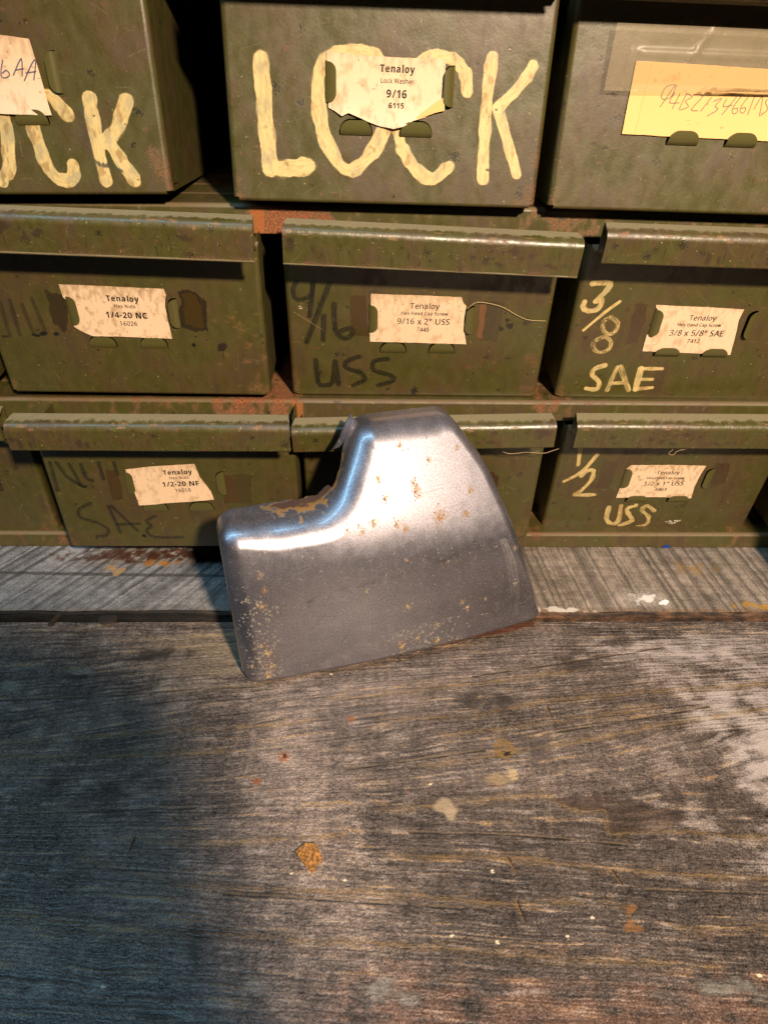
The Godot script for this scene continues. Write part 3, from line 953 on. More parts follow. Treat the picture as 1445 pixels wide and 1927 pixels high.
func rear_board_picture() -> Array:
	var s := 3.6571
	var c := Canvas.new(2048, 300, s, -280, -12, true)
	var big := c.noise(21, 0.006, 1, 1, 3)
	var mid := c.noise(22, 0.03, 1, 1, 4)
	var fine := c.noise(23, 0.2, 1, 1, 2)
	var salt := c.grain(24)
	var saw := c.noise(25, 0.055, 1, 30, 3)
	var long := c.noise(26, 0.09, 30, 1, 2)
	for y in c.h:
		var z := -12.0 + y / s
		for x in c.w:
			var at := y * c.w + x
			var mm := -280.0 + x / s
			var lean := lerpf(0.68, -0.10, clampf((mm + 150.0) / 260.0, 0.0, 1.0))
			var sx := clampi(x + int(lean * z * s + (mid[at] - 128) * 0.02), 0, c.w - 1)
			var g := saw[150 * c.w + sx] / 255.0
			var g2 := saw[20 * c.w + (sx * 2) % c.w] / 255.0
			var nb := big[at] / 255.0
			var nm := mid[at] / 255.0
			var nf := fine[at] / 255.0
			var sa := salt[at] / 255.0
			var lo := long[at] / 255.0
			var groove := clampf((0.47 - g) * 5.0, 0.0, 1.0) * (0.35 + 0.65 * nm)
			if mm < -60.0:
				groove *= clampf(1.1 - (z - 8.0) / 50.0, 0.25, 1.0)
			var v := 0.455 + (nb - 0.5) * 0.12 + (nm - 0.5) * 0.16 + (nf - 0.5) * 0.16 + (sa - 0.5) * 0.13 + (lo - 0.5) * 0.06 + (g - 0.5) * 0.14 + (g2 - 0.5) * 0.08
			v *= 1.0 - lerpf(0.40, 0.24, clampf((mm + 60.0) / 120.0, 0.0, 1.0)) * groove * (0.6 + 0.7 * sa)
			var warm := clampf((mm + 120.0) / 220.0, 0.0, 1.0)
			var rr := v * lerpf(1.0, 1.05, warm)
			var gg := v * lerpf(0.99, 0.96, warm)
			var bb := v * lerpf(0.99, 0.87, warm)
			var rim := clampf((z - 60.0) / 4.0 + (nm - 0.5) * 1.4, 0.0, 1.0) * 0.5
			rr = lerpf(rr, 0.42 * (0.7 + 0.6 * sa), rim)
			gg = lerpf(gg, 0.31 * (0.7 + 0.6 * sa), rim)
			bb = lerpf(bb, 0.21 * (0.7 + 0.6 * sa), rim)
			c.r[at] = rr
			c.g[at] = gg
			c.b[at] = bb
			c.ht[at] = 0.5 - groove * 0.32 + (g - 0.5) * 0.2 + (nf - 0.5) * 0.2 + (sa - 0.5) * 0.14
			c.ro[at] = 0.62 + (nm - 0.5) * 0.2
	c.stroke(P([-280, 26, -237, 27, -165, 29, -102, 30, -70, 31]), 1.5, Color(0.17, 0.16, 0.15), 0.55, mid, 0.6, -0.05)
	for q in [[-165, 8, 34, 8], [-140, 9, 26, 7], [-120, 7, 20, 6]]:
		c.blot(q[0], q[1], q[2], q[3], Color(0.26, 0.16, 0.12), 0.7, mid, 1.2, 0.7)
	c.blot(-165, 24, 5, 5, Color(0.62, 0.50, 0.34), 0.8, mid, 1.6, 0.5)
	c.blot(-136, 17, 9, 3, Color(0.66, 0.45, 0.22), 0.75, mid, 1.4, 0.5)
	c.blot(176, 52, 8, 4.5, Color(0.88, 0.87, 0.85), 0.9, mid, 1.2, 0.6, 0.15)
	c.blot(174, 51, 12, 6, Color(0.8, 0.79, 0.77), 0.5, fine, 2.0, 0.6, 0.1)
	c.blot(187, 56, 5, 2, Color(0.93, 0.92, 0.90), 1.0, mid, 1.5, 0.25, 0.15)
	c.blot(120, 62.5, 17, 2.6, Color(0.80, 0.78, 0.74), 0.9, mid, 1.3, 0.6, 0.08)
	c.blot(247, 59, 16, 3, Color(0.68, 0.50, 0.20), 0.75, mid, 1.4, 0.6)
	c.blot(218, 22, 12, 6, Color(0.58, 0.44, 0.22), 0.5, mid, 1.6, 0.9)
	for q in [[-188, 71, -184, 60], [-230, 70, -170, 66]]:
		c.stroke(P(q), 0.5, Color(0.5, 0.55, 0.55), 0.6, fine, 1.0)
	return c.both()


func edge_wood_picture() -> Array:
	var c := Canvas.new(2048, 64, 3.0, 0, 0)
	var a := c.noise(41, 0.05, 14, 1, 3)
	var m := c.noise(42, 0.04, 1, 1, 4)
	var f := c.grain(43)
	for i in c.w * c.h:
		var v := 0.6 + (a[i] / 255.0 - 0.5) * 0.6 + (m[i] / 255.0 - 0.5) * 0.8 + (f[i] / 255.0 - 0.5) * 0.35
		var mm := (i % c.w) / 2048.0 * 1280.0 - 620.0
		var old := clampf((-75.0 - mm) / 30.0 + (m[i] / 255.0 - 0.5) * 1.5, 0.0, 1.0)    # much darker on the left
		c.r[i] = lerpf(0.43, 0.12, old) * v
		c.g[i] = lerpf(0.31, 0.105, old) * v
		c.b[i] = lerpf(0.22, 0.09, old) * v
		c.ht[i] = v * 0.6
		c.ro[i] = 0.85
	return c.both()


const CAP_SCALE := 4.0


func chrome_picture() -> Array:
	var c := Canvas.new(1040, 860, CAP_SCALE, -45, -35)
	var big := c.noise(51, 0.005, 1, 1, 4)
	var mid := c.noise(52, 0.03, 1, 1, 4)
	var fine := c.noise(53, 0.24, 1, 1, 2)
	var salt := c.grain(54)
	var speck := c.noise(55, 0.30, 1, 1, 2)
	var hair := c.noise(56, 0.2, 1, 14, 2)
	for y in c.h:
		var v := -35.0 + (c.h - 1 - y) / CAP_SCALE
		for x in c.w:
			var at := y * c.w + x
			var u := -45.0 + x / CAP_SCALE
			var nb := big[at] / 255.0
			var nm := mid[at] / 255.0
			var nf := fine[at] / 255.0
			var sa := salt[at] / 255.0
			var sp := speck[at] / 255.0
			var base := 0.58 + (nm - 0.5) * 0.06 + (nf - 0.5) * 0.03 + (sa - 0.5) * 0.02
			var rr := base
			var gg := base * 0.99
			var bb := base * 1.05
			var met := 0.89 + 0.1 * (nb - 0.5)
			var ro := 0.45 - 0.25 * smoothstep(88.0, 40.0, v) + (nb - 0.5) * 0.12 + (nm - 0.5) * 0.07 + (sa - 0.5) * 0.02
			# handled edges are smoother: the shelf's rim and the left rim of the upright
			var rim := clampf(1.5 - absf(v - 88.0) / 10.0, 0.0, 1.0) * clampf((72.0 - u) / 26.0, 0.0, 1.0)
			var to_line := absf((u - 61.0) * 0.859 - (v - 94.5) * 0.511)
			if v > 90.0:
				rim = maxf(rim, clampf(1.6 - to_line / 10.0, 0.0, 1.0) * clampf((v - 84.0) / 14.0, 0.0, 1.0))
			ro -= 0.12 * rim
			# how pitted and dusty: low on the cap, at its left end and on the walls
			var pit := clampf((62.0 - v) / 60.0, 0.0, 1.0) * 0.55 + clampf((25.0 - u) / 40.0, 0.0, 1.0) * 0.35 + 0.18
			if v > 97.0 and u < 62.0 or u < -1.0 or v > 137.0:
				pit = 1.0
			var d := clampf((sp * 0.75 + nm * 0.35 - 0.90 + pit * 0.17) * 6.0, 0.0, 1.0)
			rr = lerpf(rr, 0.52 + 0.2 * (sa - 0.5), d * 0.8)
			gg = lerpf(gg, 0.49 + 0.2 * (sa - 0.5), d * 0.8)
			bb = lerpf(bb, 0.46 + 0.2 * (sa - 0.5), d * 0.8)
			met = lerpf(met, 0.25, d)
			ro = lerpf(ro, 0.62, d)
			var dk := clampf((0.36 - nf * 0.55 - (1.0 - sa) * 0.12 - (1.0 - nm) * 0.10 + pit * 0.06) * 7.0, 0.0, 0.6)
			dk *= 0.45
			rr *= 1.0 - 0.55 * dk
			gg *= 1.0 - 0.55 * dk
			bb *= 1.0 - 0.5 * dk
			ro += pit * 0.05 + (hair[at] / 255.0 - 0.5) * 0.05
			c.r[at] = rr
			c.g[at] = gg
			c.b[at] = bb
			c.ht[at] = 0.5 + (nf - 0.5) * 0.05 + (nm - 0.5) * 0.12 + d * 0.08
			c.ro[at] = clampf(ro, 0.1, 1.0)
			c.me[at] = met
	var rng := RandomNumberGenerator.new()
	rng.seed = 5
	var spots := [87, 97, 2, 85, 106, 2, 104, 101, 2.5, 104, 97, 2.5, 100, 119, 1.8, 114, 110, 1.6, 134, 92, 1.8, 131, 113, 1.2, 91, 84, 2.6, 95, 81, 2.2, 115, 83, 4.5, 130, 82, 2.4, 79, 87, 2, 73, 84, 2, 65, 86, 2, 71, 87, 1.5, 18, 71, 2.2, 16, 53, 3.2, 12, 28, 2.5, 15, 22, 4, 16, 12, 4.5, 6, 14, 2.2, 19, 62, 2, 93, 36, 2.2, 125, 31, 2, 128, 26, 2.4, 98, 12, 2.2, 89, 8, 4, 110, 19, 2.2, 110, 6, 3, 117, 59, 1, 139, 29, 1.4, 158, 34, 1.6, 158, 57, 1.6, 94, 65, 1.4, 71, 51, 1.4, 13, 6, 4]
	for i in range(0, spots.size(), 3):
		var cx: float = spots[i]
		var cy: float = spots[i + 1]
		var cr: float = spots[i + 2]
		var yellow := cy < 60.0
		c.blot(cx, cy, cr * 1.1, cr * 1.2, Color(0.46, 0.34, 0.22), 0.28, mid, 1.2, 1.0, 0.0, 0.6, 0.5)
		for k in int(8 + cr * 9):
			var a := rng.randf() * TAU
			var q := rng.randf() * rng.randf() * cr * 2.0
			var col := Color(0.60, 0.44, 0.22) if rng.randf() < 0.6 else Color(0.44, 0.28, 0.13)
			if yellow and rng.randf() < 0.6:
				col = Color(0.72, 0.63, 0.42)
			c.blot(cx + cos(a) * q * 0.7, cy + sin(a) * q, rng.randf_range(0.10, 0.34) * sqrt(cr), rng.randf_range(0.10, 0.32) * sqrt(cr), col, 0.75, fine, 0.9, 0.5, 0.12, 0.85, 0.0)
	for k in 1900:
		var low := rng.randf() < 0.6
		var p := Vector2(rng.randf_range(0, 176), rng.randf_range(1, 66) if low else rng.randf_range(55, 129))
		low = rng.randf() < 0.72
		if not low and p.y > 66:
			continue
		c.blot(p.x, p.y, rng.randf_range(.10, .34), rng.randf_range(.10, .30), [Color(0.62, 0.47, 0.24), Color(0.35, 0.25, 0.16), Color(0.66, 0.62, 0.55), Color(0.62, 0.58, 0.52)][rng.randi() % 4], 0.75, fine, 0.9, 0.5, 0.06, 0.8, 0.1)
	for k in 330:   # dried streaks of dust at the lower left and lower middle
		var p := Vector2(12 + rng.randfn() * 5.0, rng.randf_range(3, 60)) if rng.randf() < 0.6 else Vector2(104 + rng.randfn() * 13.0, rng.randf_range(1, 22))
		c.blot(p.x, p.y, rng.randf_range(.2, .8), rng.randf_range(.2, .9), Color(0.72, 0.66, 0.52), 0.6, fine, 1.2, 0.6, 0.05, 0.8, 0.1)
	for k in 26:    # rub marks down the right end
		var x := rng.randf_range(-3, 3)
		c.stroke(P([150 + x * .6, 64, 155 + x, 48, 158 + x, 28, 158 + x * 1.2, 10]).slice(0, rng.randi_range(2, 4)), 0.14, Color(0.85, 0.84, 0.82), 0.45, fine, 1.0, 0.03, 0.5, 0.8)
	for k in 190:
		var p := Vector2(rng.randf_range(5, 165), rng.randf_range(2, 130))
		var a := rng.randf_range(-0.4, 0.9)
		var l := rng.randf_range(2, 14)
		c.stroke([p, p + Vector2(cos(a), sin(a)) * l], 0.08 + 0.06 * rng.randf(), Color(0.66, 0.66, 0.68) if rng.randf() < 0.6 else Color(0.30, 0.29, 0.29), 0.12 + 0.35 * rng.randf(), fine, 1.0, -0.03, 0.5)
	for k in 60:    # a dark reflected band, painted in soft blots across the lower face
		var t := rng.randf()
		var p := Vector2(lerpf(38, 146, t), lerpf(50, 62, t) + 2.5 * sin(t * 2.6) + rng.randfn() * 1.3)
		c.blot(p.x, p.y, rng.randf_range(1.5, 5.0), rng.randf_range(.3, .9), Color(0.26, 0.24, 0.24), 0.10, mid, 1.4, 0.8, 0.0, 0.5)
	# plating gone from the wall in the inner corner: brown primer with a rusty rim
	for q in [[36, 101, 9, 4.5], [46, 101, 10, 6], [54, 105, 8, 6], [61, 111, 5, 6]]:
		c.blot(q[0], q[1], q[2] + 1.5, q[3] + 1.2, Color(0.50, 0.36, 0.16), 0.9, mid, 0.8, 0.3, 0.0, 0.9, 0.0)
	for q in [[37, 102, 8, 4], [46, 103, 9, 5], [54, 107, 6, 5], [61, 114, 3, 5]]:
		c.blot(q[0], q[1], q[2], q[3], Color(0.27, 0.19, 0.16), 0.95, mid, 0.6, 0.3, -0.1, 0.8, 0.0)
	return c.both()


func chip_picture() -> Array:
	var c := Canvas.new(128, 128, 8.0, 0, 0)
	var a := c.noise(61, 0.05, 1, 1, 4)
	var f := c.grain(62)
	for i in c.w * c.h:
		var v := 0.85 + (a[i] / 255.0 - 0.5) * 0.7 + (f[i] / 255.0 - 0.5) * 0.25
		c.r[i] = 0.66 * v
		c.g[i] = 0.46 * v
		c.b[i] = 0.22 * v
		c.ht[i] = a[i] / 255.0
		c.ro[i] = 0.9
	return c.both()


# ---------------------------------------------------------------- materials

func material(called: String, key: String, bump_cm: float, uv_scale := Vector3.ONE, uv_offset := Vector3.ZERO, metal := false) -> StandardMaterial3D:
	var m := StandardMaterial3D.new()
	m.resource_name = called
	var tex: Array = pictures[key]
	m.albedo_texture = tex[0]
	m.roughness = 1.0
	m.roughness_texture = tex[1]
	m.roughness_texture_channel = BaseMaterial3D.TEXTURE_CHANNEL_GREEN
	if bump_cm > 0.0:
		m.heightmap_enabled = true
		m.heightmap_texture = tex[1]
		m.heightmap_scale = bump_cm
	if metal:
		m.metallic = 1.0
		m.metallic_texture = tex[1]
		m.metallic_texture_channel = BaseMaterial3D.TEXTURE_CHANNEL_BLUE
	m.uv1_scale = uv_scale
	m.uv1_offset = uv_offset
	if called.contains("enamel"):
		m.metallic_specular = 0.62
	return m


func flat(color: Color, rough: float, metal := 0.0) -> StandardMaterial3D:
	var m := StandardMaterial3D.new()
	m.albedo_color = color
	m.roughness = rough
	m.metallic = metal
	return m


func make_pictures() -> void:
	var jobs := {
		"front_board": front_board_picture, "chrome": chrome_picture, "rear_board": rear_board_picture, "edge": edge_wood_picture, "plain": plain_picture, "chip": chip_picture,
		"lip_a": lip_picture.bind(301), "lip_b": lip_picture.bind(302), "lip_c": lip_picture.bind(303),
		"shelf_upper": shelf_picture.bind(201, [[-48, 14, 1.1, -60], [-33, 16, 0.8], [105, 30, 0.45], [190, 30, 0.3]]), "shelf_lower": shelf_picture.bind(202, [[-52, 12, 0.9, -45], [-75, 24, 0.62], [-130, 30, 0.25], [110, 14, 0.4]]), "shelf_base": shelf_picture.bind(203, [[-210, 20, 0.3], [114, 8, 0.3], [258, 10, 0.4]]),
		"paper_a": paper_picture.bind(401, "clean"), "paper_b": paper_picture.bind(402, "dirty"), "paper_c": paper_picture.bind(403, "clean"), "paper_yellow": paper_picture.bind(404, "yellow"), "paper_penned": paper_picture.bind(405, "penned"),
	}
	var k := 100
	for f in ["upper_left", "upper_middle", "upper_right", "middle_left", "middle", "middle_right", "lower_left", "lower_middle", "lower_right"]:
		jobs["face_" + f] = face_picture.bind(f, k)
		k += 11
	var keys := jobs.keys()
	var done := []
	done.resize(keys.size())
	var ids := []
	for i in keys.size():
		ids.append(WorkerThreadPool.add_task(func(): done[i] = jobs[keys[i]].call()))
	for id in ids:
		WorkerThreadPool.wait_for_task_completion(id)
	for i in keys.size():
		pictures[keys[i]] = [ImageTexture.create_from_image(done[i][0]), ImageTexture.create_from_image(done[i][1])]


# ---------------------------------------------------------------- the scene

func _ready() -> void:
	camera_and_light()
	make_pictures()
	make_materials()
	workbench()
	cabinet()
	all_drawers()
	all_labels()
	chrome_cap()
	small_things()


func camera_and_light() -> void:
	var cam := Camera3D.new()
	cam.name = "camera"
	cam.fov = 71.6
	cam.near = 0.01
	cam.far = 50.0
	var yaw := deg_to_rad(1.7)
	var pitch := deg_to_rad(35.2)
	var roll := deg_to_rad(1.15)
	var f := Vector3(sin(yaw) * cos(pitch), -sin(pitch), -cos(yaw) * cos(pitch))
	var x := Vector3(cos(yaw), 0, sin(yaw))
	var u := x.cross(f)
	cam.transform = Transform3D(Basis(x * cos(roll) + u * sin(roll), u * cos(roll) - x * sin(roll), -f), Vector3(0, 0.3015, 0.385))
	add_child(cam)
	cam.current = true

	var world := WorldEnvironment.new()
	world.name = "surroundings"
	var e := Environment.new()
	e.background_mode = Environment.BG_COLOR
	e.background_color = Color(0.05, 0.05, 0.055)
	e.tonemap_mode = Environment.TONE_MAPPER_LINEAR
	e.tonemap_exposure = 1.0
	e.sdfgi_enabled = true
	e.ssao_enabled = true
	e.ssil_enabled = true
	world.environment = e
	add_child(world)

	# the warm work lamp above and behind the camera's right shoulder
	var lamp_at := Vector3(0.33, 0.79, 0.92)
	var aim := Vector3(0.085, 0.10, 0.11)
	var warm := Color(1.0, 0.89, 0.775)
	var l := SpotLight3D.new()
	l.name = "warm_lamp_light"
	l.light_color = warm
	l.light_energy = 3.0
	l.light_size = 0.035
	l.spot_angle = 29
	l.spot_angle_attenuation = 0.9
	l.spot_range = 8
	l.shadow_enabled = true
	l.look_at_from_position(lamp_at, aim)
	add_child(l)
	var turn := Transform3D(Basis.looking_at(aim - lamp_at), lamp_at)
	var lamp := thing("work_lamp", "aluminium work lamp with a warm bulb and an added grey plate that shades the bench", "lamp", turn)
	var glow := StandardMaterial3D.new()
	glow.albedo_color = Color(0.9, 0.85, 0.75)
	glow.emission_enabled = true
	glow.emission = warm
	glow.emission_energy_multiplier = 6.0
	var ball := SphereMesh.new()
	ball.radius = 0.036
	ball.height = 0.072
	part("bulb", ball, glow, lamp)
	var tin := flat(Color(0.7, 0.7, 0.7), 0.4, 1.0)
	part("lamp_shade", lathe([Vector2(0.03, 0.10), Vector2(0.035, 0.06), Vector2(0.075, 0.03), Vector2(0.10, -0.02), Vector2(0.102, -0.02), Vector2(0.077, 0.031), Vector2(0.037, 0.062), Vector2(0.032, 0.10), Vector2(0.03, 0.10)]), tin, lamp, Transform3D(Basis(Vector3.RIGHT, PI / 2), Vector3(0, 0, 0)))
	# an added plate, out of view, shaped to shade the bench's left front
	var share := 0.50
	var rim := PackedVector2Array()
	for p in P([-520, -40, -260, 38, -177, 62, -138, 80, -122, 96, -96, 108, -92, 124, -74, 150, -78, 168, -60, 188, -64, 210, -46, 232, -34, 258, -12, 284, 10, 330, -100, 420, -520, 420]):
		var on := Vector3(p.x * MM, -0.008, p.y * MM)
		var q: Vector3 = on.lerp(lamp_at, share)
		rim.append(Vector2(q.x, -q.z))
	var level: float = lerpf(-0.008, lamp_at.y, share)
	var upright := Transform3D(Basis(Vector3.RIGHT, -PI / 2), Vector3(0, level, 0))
	part("added_shade_plate", plate(rim, 0.002, func(p): return Vector3(p.x, p.y, 0), 0.03), flat(Color(0.3, 0.3, 0.3), 0.8), lamp, turn.affine_inverse() * upright)

	# the cool fluorescent shop light, high on the left
	var tube_at := Vector3(-0.50, 0.95, 0.34)
	var cool := Color(0.65, 0.87, 1.0)
	var a := AreaLight3D.new()
	a.name = "shop_light_area"
	a.area_size = Vector2(1.2, 0.05)
	a.light_color = cool
	a.light_energy = 0.52
	a.shadow_enabled = true
	var face := Basis.looking_at(Vector3(-0.05, 0.05, 0.12) - tube_at, Vector3(0, 0, 1))
	a.transform = Transform3D(face, tube_at + face * Vector3(0, 0, -0.02))
	add_child(a)
	var fixture := thing("shop_light", "white shop light with two glowing cool tubes, above the left of the bench", "ceiling light", Transform3D(face, tube_at))
	var cold := StandardMaterial3D.new()
	cold.albedo_color = Color(0.9, 0.95, 1.0)
	cold.emission_enabled = true
	cold.emission = cool
	cold.emission_energy_multiplier = 2.0
	for s in [-1, 1]:
		part("tube", tube([Vector3(-0.59, 0.014 * s, 0), Vector3(0.59, 0.014 * s, 0)], 0.008, 12), cold, fixture)
	var st := begin()
	box_mesh(st, Vector3(-0.61, -0.04, 0.012), Vector3(0.61, 0.04, 0.05))
	st.generate_normals()
	part("housing", st.commit(), flat(Color(0.85, 0.85, 0.85), 0.5), fixture)


func make_materials() -> void:
	mats.plain = material("olive enamel", "plain", 0.012, Vector3(7.8, 7.8, 7.8))
	mats.plain.uv1_triplanar = true
	for f in ["upper_left", "upper_middle", "upper_right", "middle_left", "middle", "middle_right", "lower_left", "lower_middle", "lower_right"]:
		mats["face_" + f] = material("olive enamel drawer front", "face_" + f, 0.05)
	for k in ["a", "b", "c"]:
		mats["paper_" + k] = material("old paper", "paper_" + k, 0.006)
	mats.paper_yellow = material("yellow card", "paper_yellow", 0.006)
	mats.paper_penned = material("buff card", "paper_penned", 0.006)
	mats.tab = flat(Color(0.31, 0.295, 0.155), 0.28)
	mats.tab.resource_name = "rubbed olive enamel"
	mats.print_ink = flat(Color(0.07, 0.06, 0.06), 0.7)


# ---------------------------------------------------------------- workbench

func workbench() -> void:
	var o := thing("workbench", "weathered grey wooden workbench of worn planks with paint and rust stains, under the drawers", "workbench")
	var s := 3.6571
	# front plank
	var st := begin()
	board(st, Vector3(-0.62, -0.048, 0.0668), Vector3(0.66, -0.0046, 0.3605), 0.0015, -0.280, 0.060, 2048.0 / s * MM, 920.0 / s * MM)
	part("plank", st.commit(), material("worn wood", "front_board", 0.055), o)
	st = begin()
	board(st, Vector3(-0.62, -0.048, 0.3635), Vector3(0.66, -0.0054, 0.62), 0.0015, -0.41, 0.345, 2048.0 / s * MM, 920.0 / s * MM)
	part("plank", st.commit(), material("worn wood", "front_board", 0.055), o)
	# rear plank, a little higher, its front edge not quite straight
	st = begin()
	var cuts := 64
	for i in cuts:
		var xa := lerpf(-0.62, 0.66, float(i) / cuts)
		var xb := lerpf(-0.62, 0.66, float(i + 1) / cuts)
		var za := rear_edge(xa)
		var zb := rear_edge(xb)
		var uv := func(x: float, z: float) -> Vector2: return Vector2((x + 0.28) / (2048.0 / s * MM), (z + 0.012) / (300.0 / s * MM))
		flat_quad(st, Vector3.UP, Vector3(xa, 0, -0.34), Vector3(xb, 0, -0.34), Vector3(xb, 0, -0.012), Vector3(xa, 0, -0.012), uv.call(xa, 0.06), uv.call(xb, 0.06), uv.call(xb, -0.0119), uv.call(xa, -0.0119))
		flat_quad(st, Vector3.UP, Vector3(xa, 0, -0.012), Vector3(xb, 0, -0.012), Vector3(xb, 0, zb - 0.0012), Vector3(xa, 0, za - 0.0012), uv.call(xa, -0.0119), uv.call(xb, -0.0119), uv.call(xb, zb - 0.0012), uv.call(xa, za - 0.0012))
	part("rear_plank", st.commit(), material("saw-marked wood", "rear_board", 0.07), o)
	st = begin()
	var eu := func(x: float, y: float) -> Vector2: return Vector2((x + 0.62) / 1.28, y)
	for i in cuts * 2:
		var xa := lerpf(-0.62, 0.66, float(i) / cuts / 2)
		var xb := lerpf(-0.62, 0.66, float(i + 1) / cuts / 2)
		var za := rear_edge(xa)
		var zb := rear_edge(xb)
		flat_quad(st, Vector3(0, 0.707, 0.707), Vector3(xa, 0, za - 0.0012), Vector3(xb, 0, zb - 0.0012), Vector3(xb, -0.0014, zb), Vector3(xa, -0.0014, za), eu.call(xa, 0.0), eu.call(xb, 0.0), eu.call(xb, 0.08), eu.call(xa, 0.08))
		flat_quad(st, Vector3(0, 0, 1), Vector3(xa, -0.0014, za), Vector3(xb, -0.0014, zb), Vector3(xb, -0.04, zb), Vector3(xa, -0.04, za), eu.call(xa, 0.08), eu.call(xb, 0.08), eu.call(xb, 2.0), eu.call(xa, 2.0))
	part("rear_plank_edge", st.commit(), material("broken wood edge", "edge", 0.12), o)
	st = begin()
	box_mesh(st, Vector3(-0.62, -0.09, -0.34), Vector3(0.66, -0.0485, 0.60))
	st.generate_normals()
	part("bench_frame", st.commit(), flat(Color(0.2, 0.17, 0.14), 0.9), o)
	st = begin()
	box_mesh(st, Vector3(-0.62, -0.0478, 0.054), Vector3(0.66, -0.0115, 0.0662))
	st.generate_normals()
	part("filler_strip", st.commit(), flat(Color(0.16, 0.14, 0.12), 0.9), o)


func rear_edge(x: float) -> float:
	var ragged := 0.0006 * sin(x * 61.0) + 0.0005 * sin(x * 137.0 + 1.0) + 0.0003 * sin(x * 391.0)
	return lerpf(0.0640, 0.0656, clampf((x + 0.10) / 0.14, 0.0, 1.0)) + ragged


func board(st: SurfaceTool, a: Vector3, b: Vector3, r: float, left: float, top: float, w: float, h: float) -> void:
	var prof := [[Vector2(b.z, a.y), Vector3(0, 0, 1)], [Vector2(b.z, b.y - r), Vector3(0, 0, 1)], [Vector2(b.z - r, b.y), Vector3(0, 1, 0)], [Vector2(a.z + r, b.y), Vector3(0, 1, 0)], [Vector2(a.z, b.y - r), Vector3(0, 0, -1)], [Vector2(a.z, a.y), Vector3(0, 0, -1)]]
	for i in prof.size() - 1:
		var v := []
		for k in [[a.x, i], [b.x, i], [b.x, i + 1], [a.x, i + 1]]:
			var p: Vector2 = prof[k[1]][0]
			v.append([Vector3(k[0], p.y, p.x), prof[k[1]][1], Vector2((k[0] - left) / w, (p.x + (p.y - b.y) - top) / h)])
		tri(st, v[0], v[1], v[2])
		tri(st, v[0], v[2], v[3])


# ---------------------------------------------------------------- cabinet

func cabinet() -> void:
	var o := thing("drawer_cabinet", "olive green steel cabinet frame with rusty shelf rails, holding rows of parts drawers", "cabinet")
	var x0 := -0.50
	var x1 := 0.62
	var rails := [["shelf_upper", 0.2204, 0.0145], ["shelf_lower", 0.1109, 0.0128], ["shelf_base", 0.0115, 0.0113], ["shelf_upper", 0.335, 0.0145]]
	for r in rails:
		var st := begin()
		var path := rounded([Vector2(r[1], -0.29), Vector2(r[1], 0.0), Vector2(r[1] - r[2], 0.0), Vector2(r[1] - r[2], -0.008)], [0, 0.002, 0.001, 0], 4)
		for e in path:    # put the front bend at 3 mm down the texture
			e[2] -= 0.287
		sheet(st, path, x0, x1, 0.0012, PackedFloat32Array(), 8)
		part("shelf", st.commit(), material("rusty olive enamel", r[0], 0.02, Vector3(1.0 / 0.512, 1.0 / 0.024, 1), Vector3(0.5, 0, 0)), o)
	for x in [x0, x1]:
		var st := begin()
		box_mesh(st, Vector3(x - 0.001, 0.0, -0.29), Vector3(x + 0.001, 0.47, 0.002))
		st.generate_normals()
		part("side_panel", st.commit(), mats.plain, o)
	var st2 := begin()
	box_mesh(st2, Vector3(x0, 0.0, -0.295), Vector3(x1, 0.47, -0.2925))
	st2.generate_normals()
	part("back_panel", st2.commit(), mats.plain, o)
	st2 = begin()
	box_mesh(st2, Vector3(x0, 0.4705, -0.295), Vector3(x1, 0.473, 0.004))
	st2.generate_normals()
	part("top_panel", st2.commit(), mats.plain, o)
	st2 = begin()
	var drop := plate(PackedVector2Array([Vector2(0.2046, 0.0008), Vector2(0.2062, 0.0002), Vector2(0.209, 0.0006), Vector2(0.2105, 0.0016), Vector2(0.2085, 0.003), Vector2(0.2062, 0.0026)]), 0.0002, func(p): return Vector3(p.x, p.y, 0.0006), 0.001)
	part("blue_paint_drip", drop, flat(Color(0.05, 0.22, 0.55), 0.35), o)


# ---------------------------------------------------------------- drawers

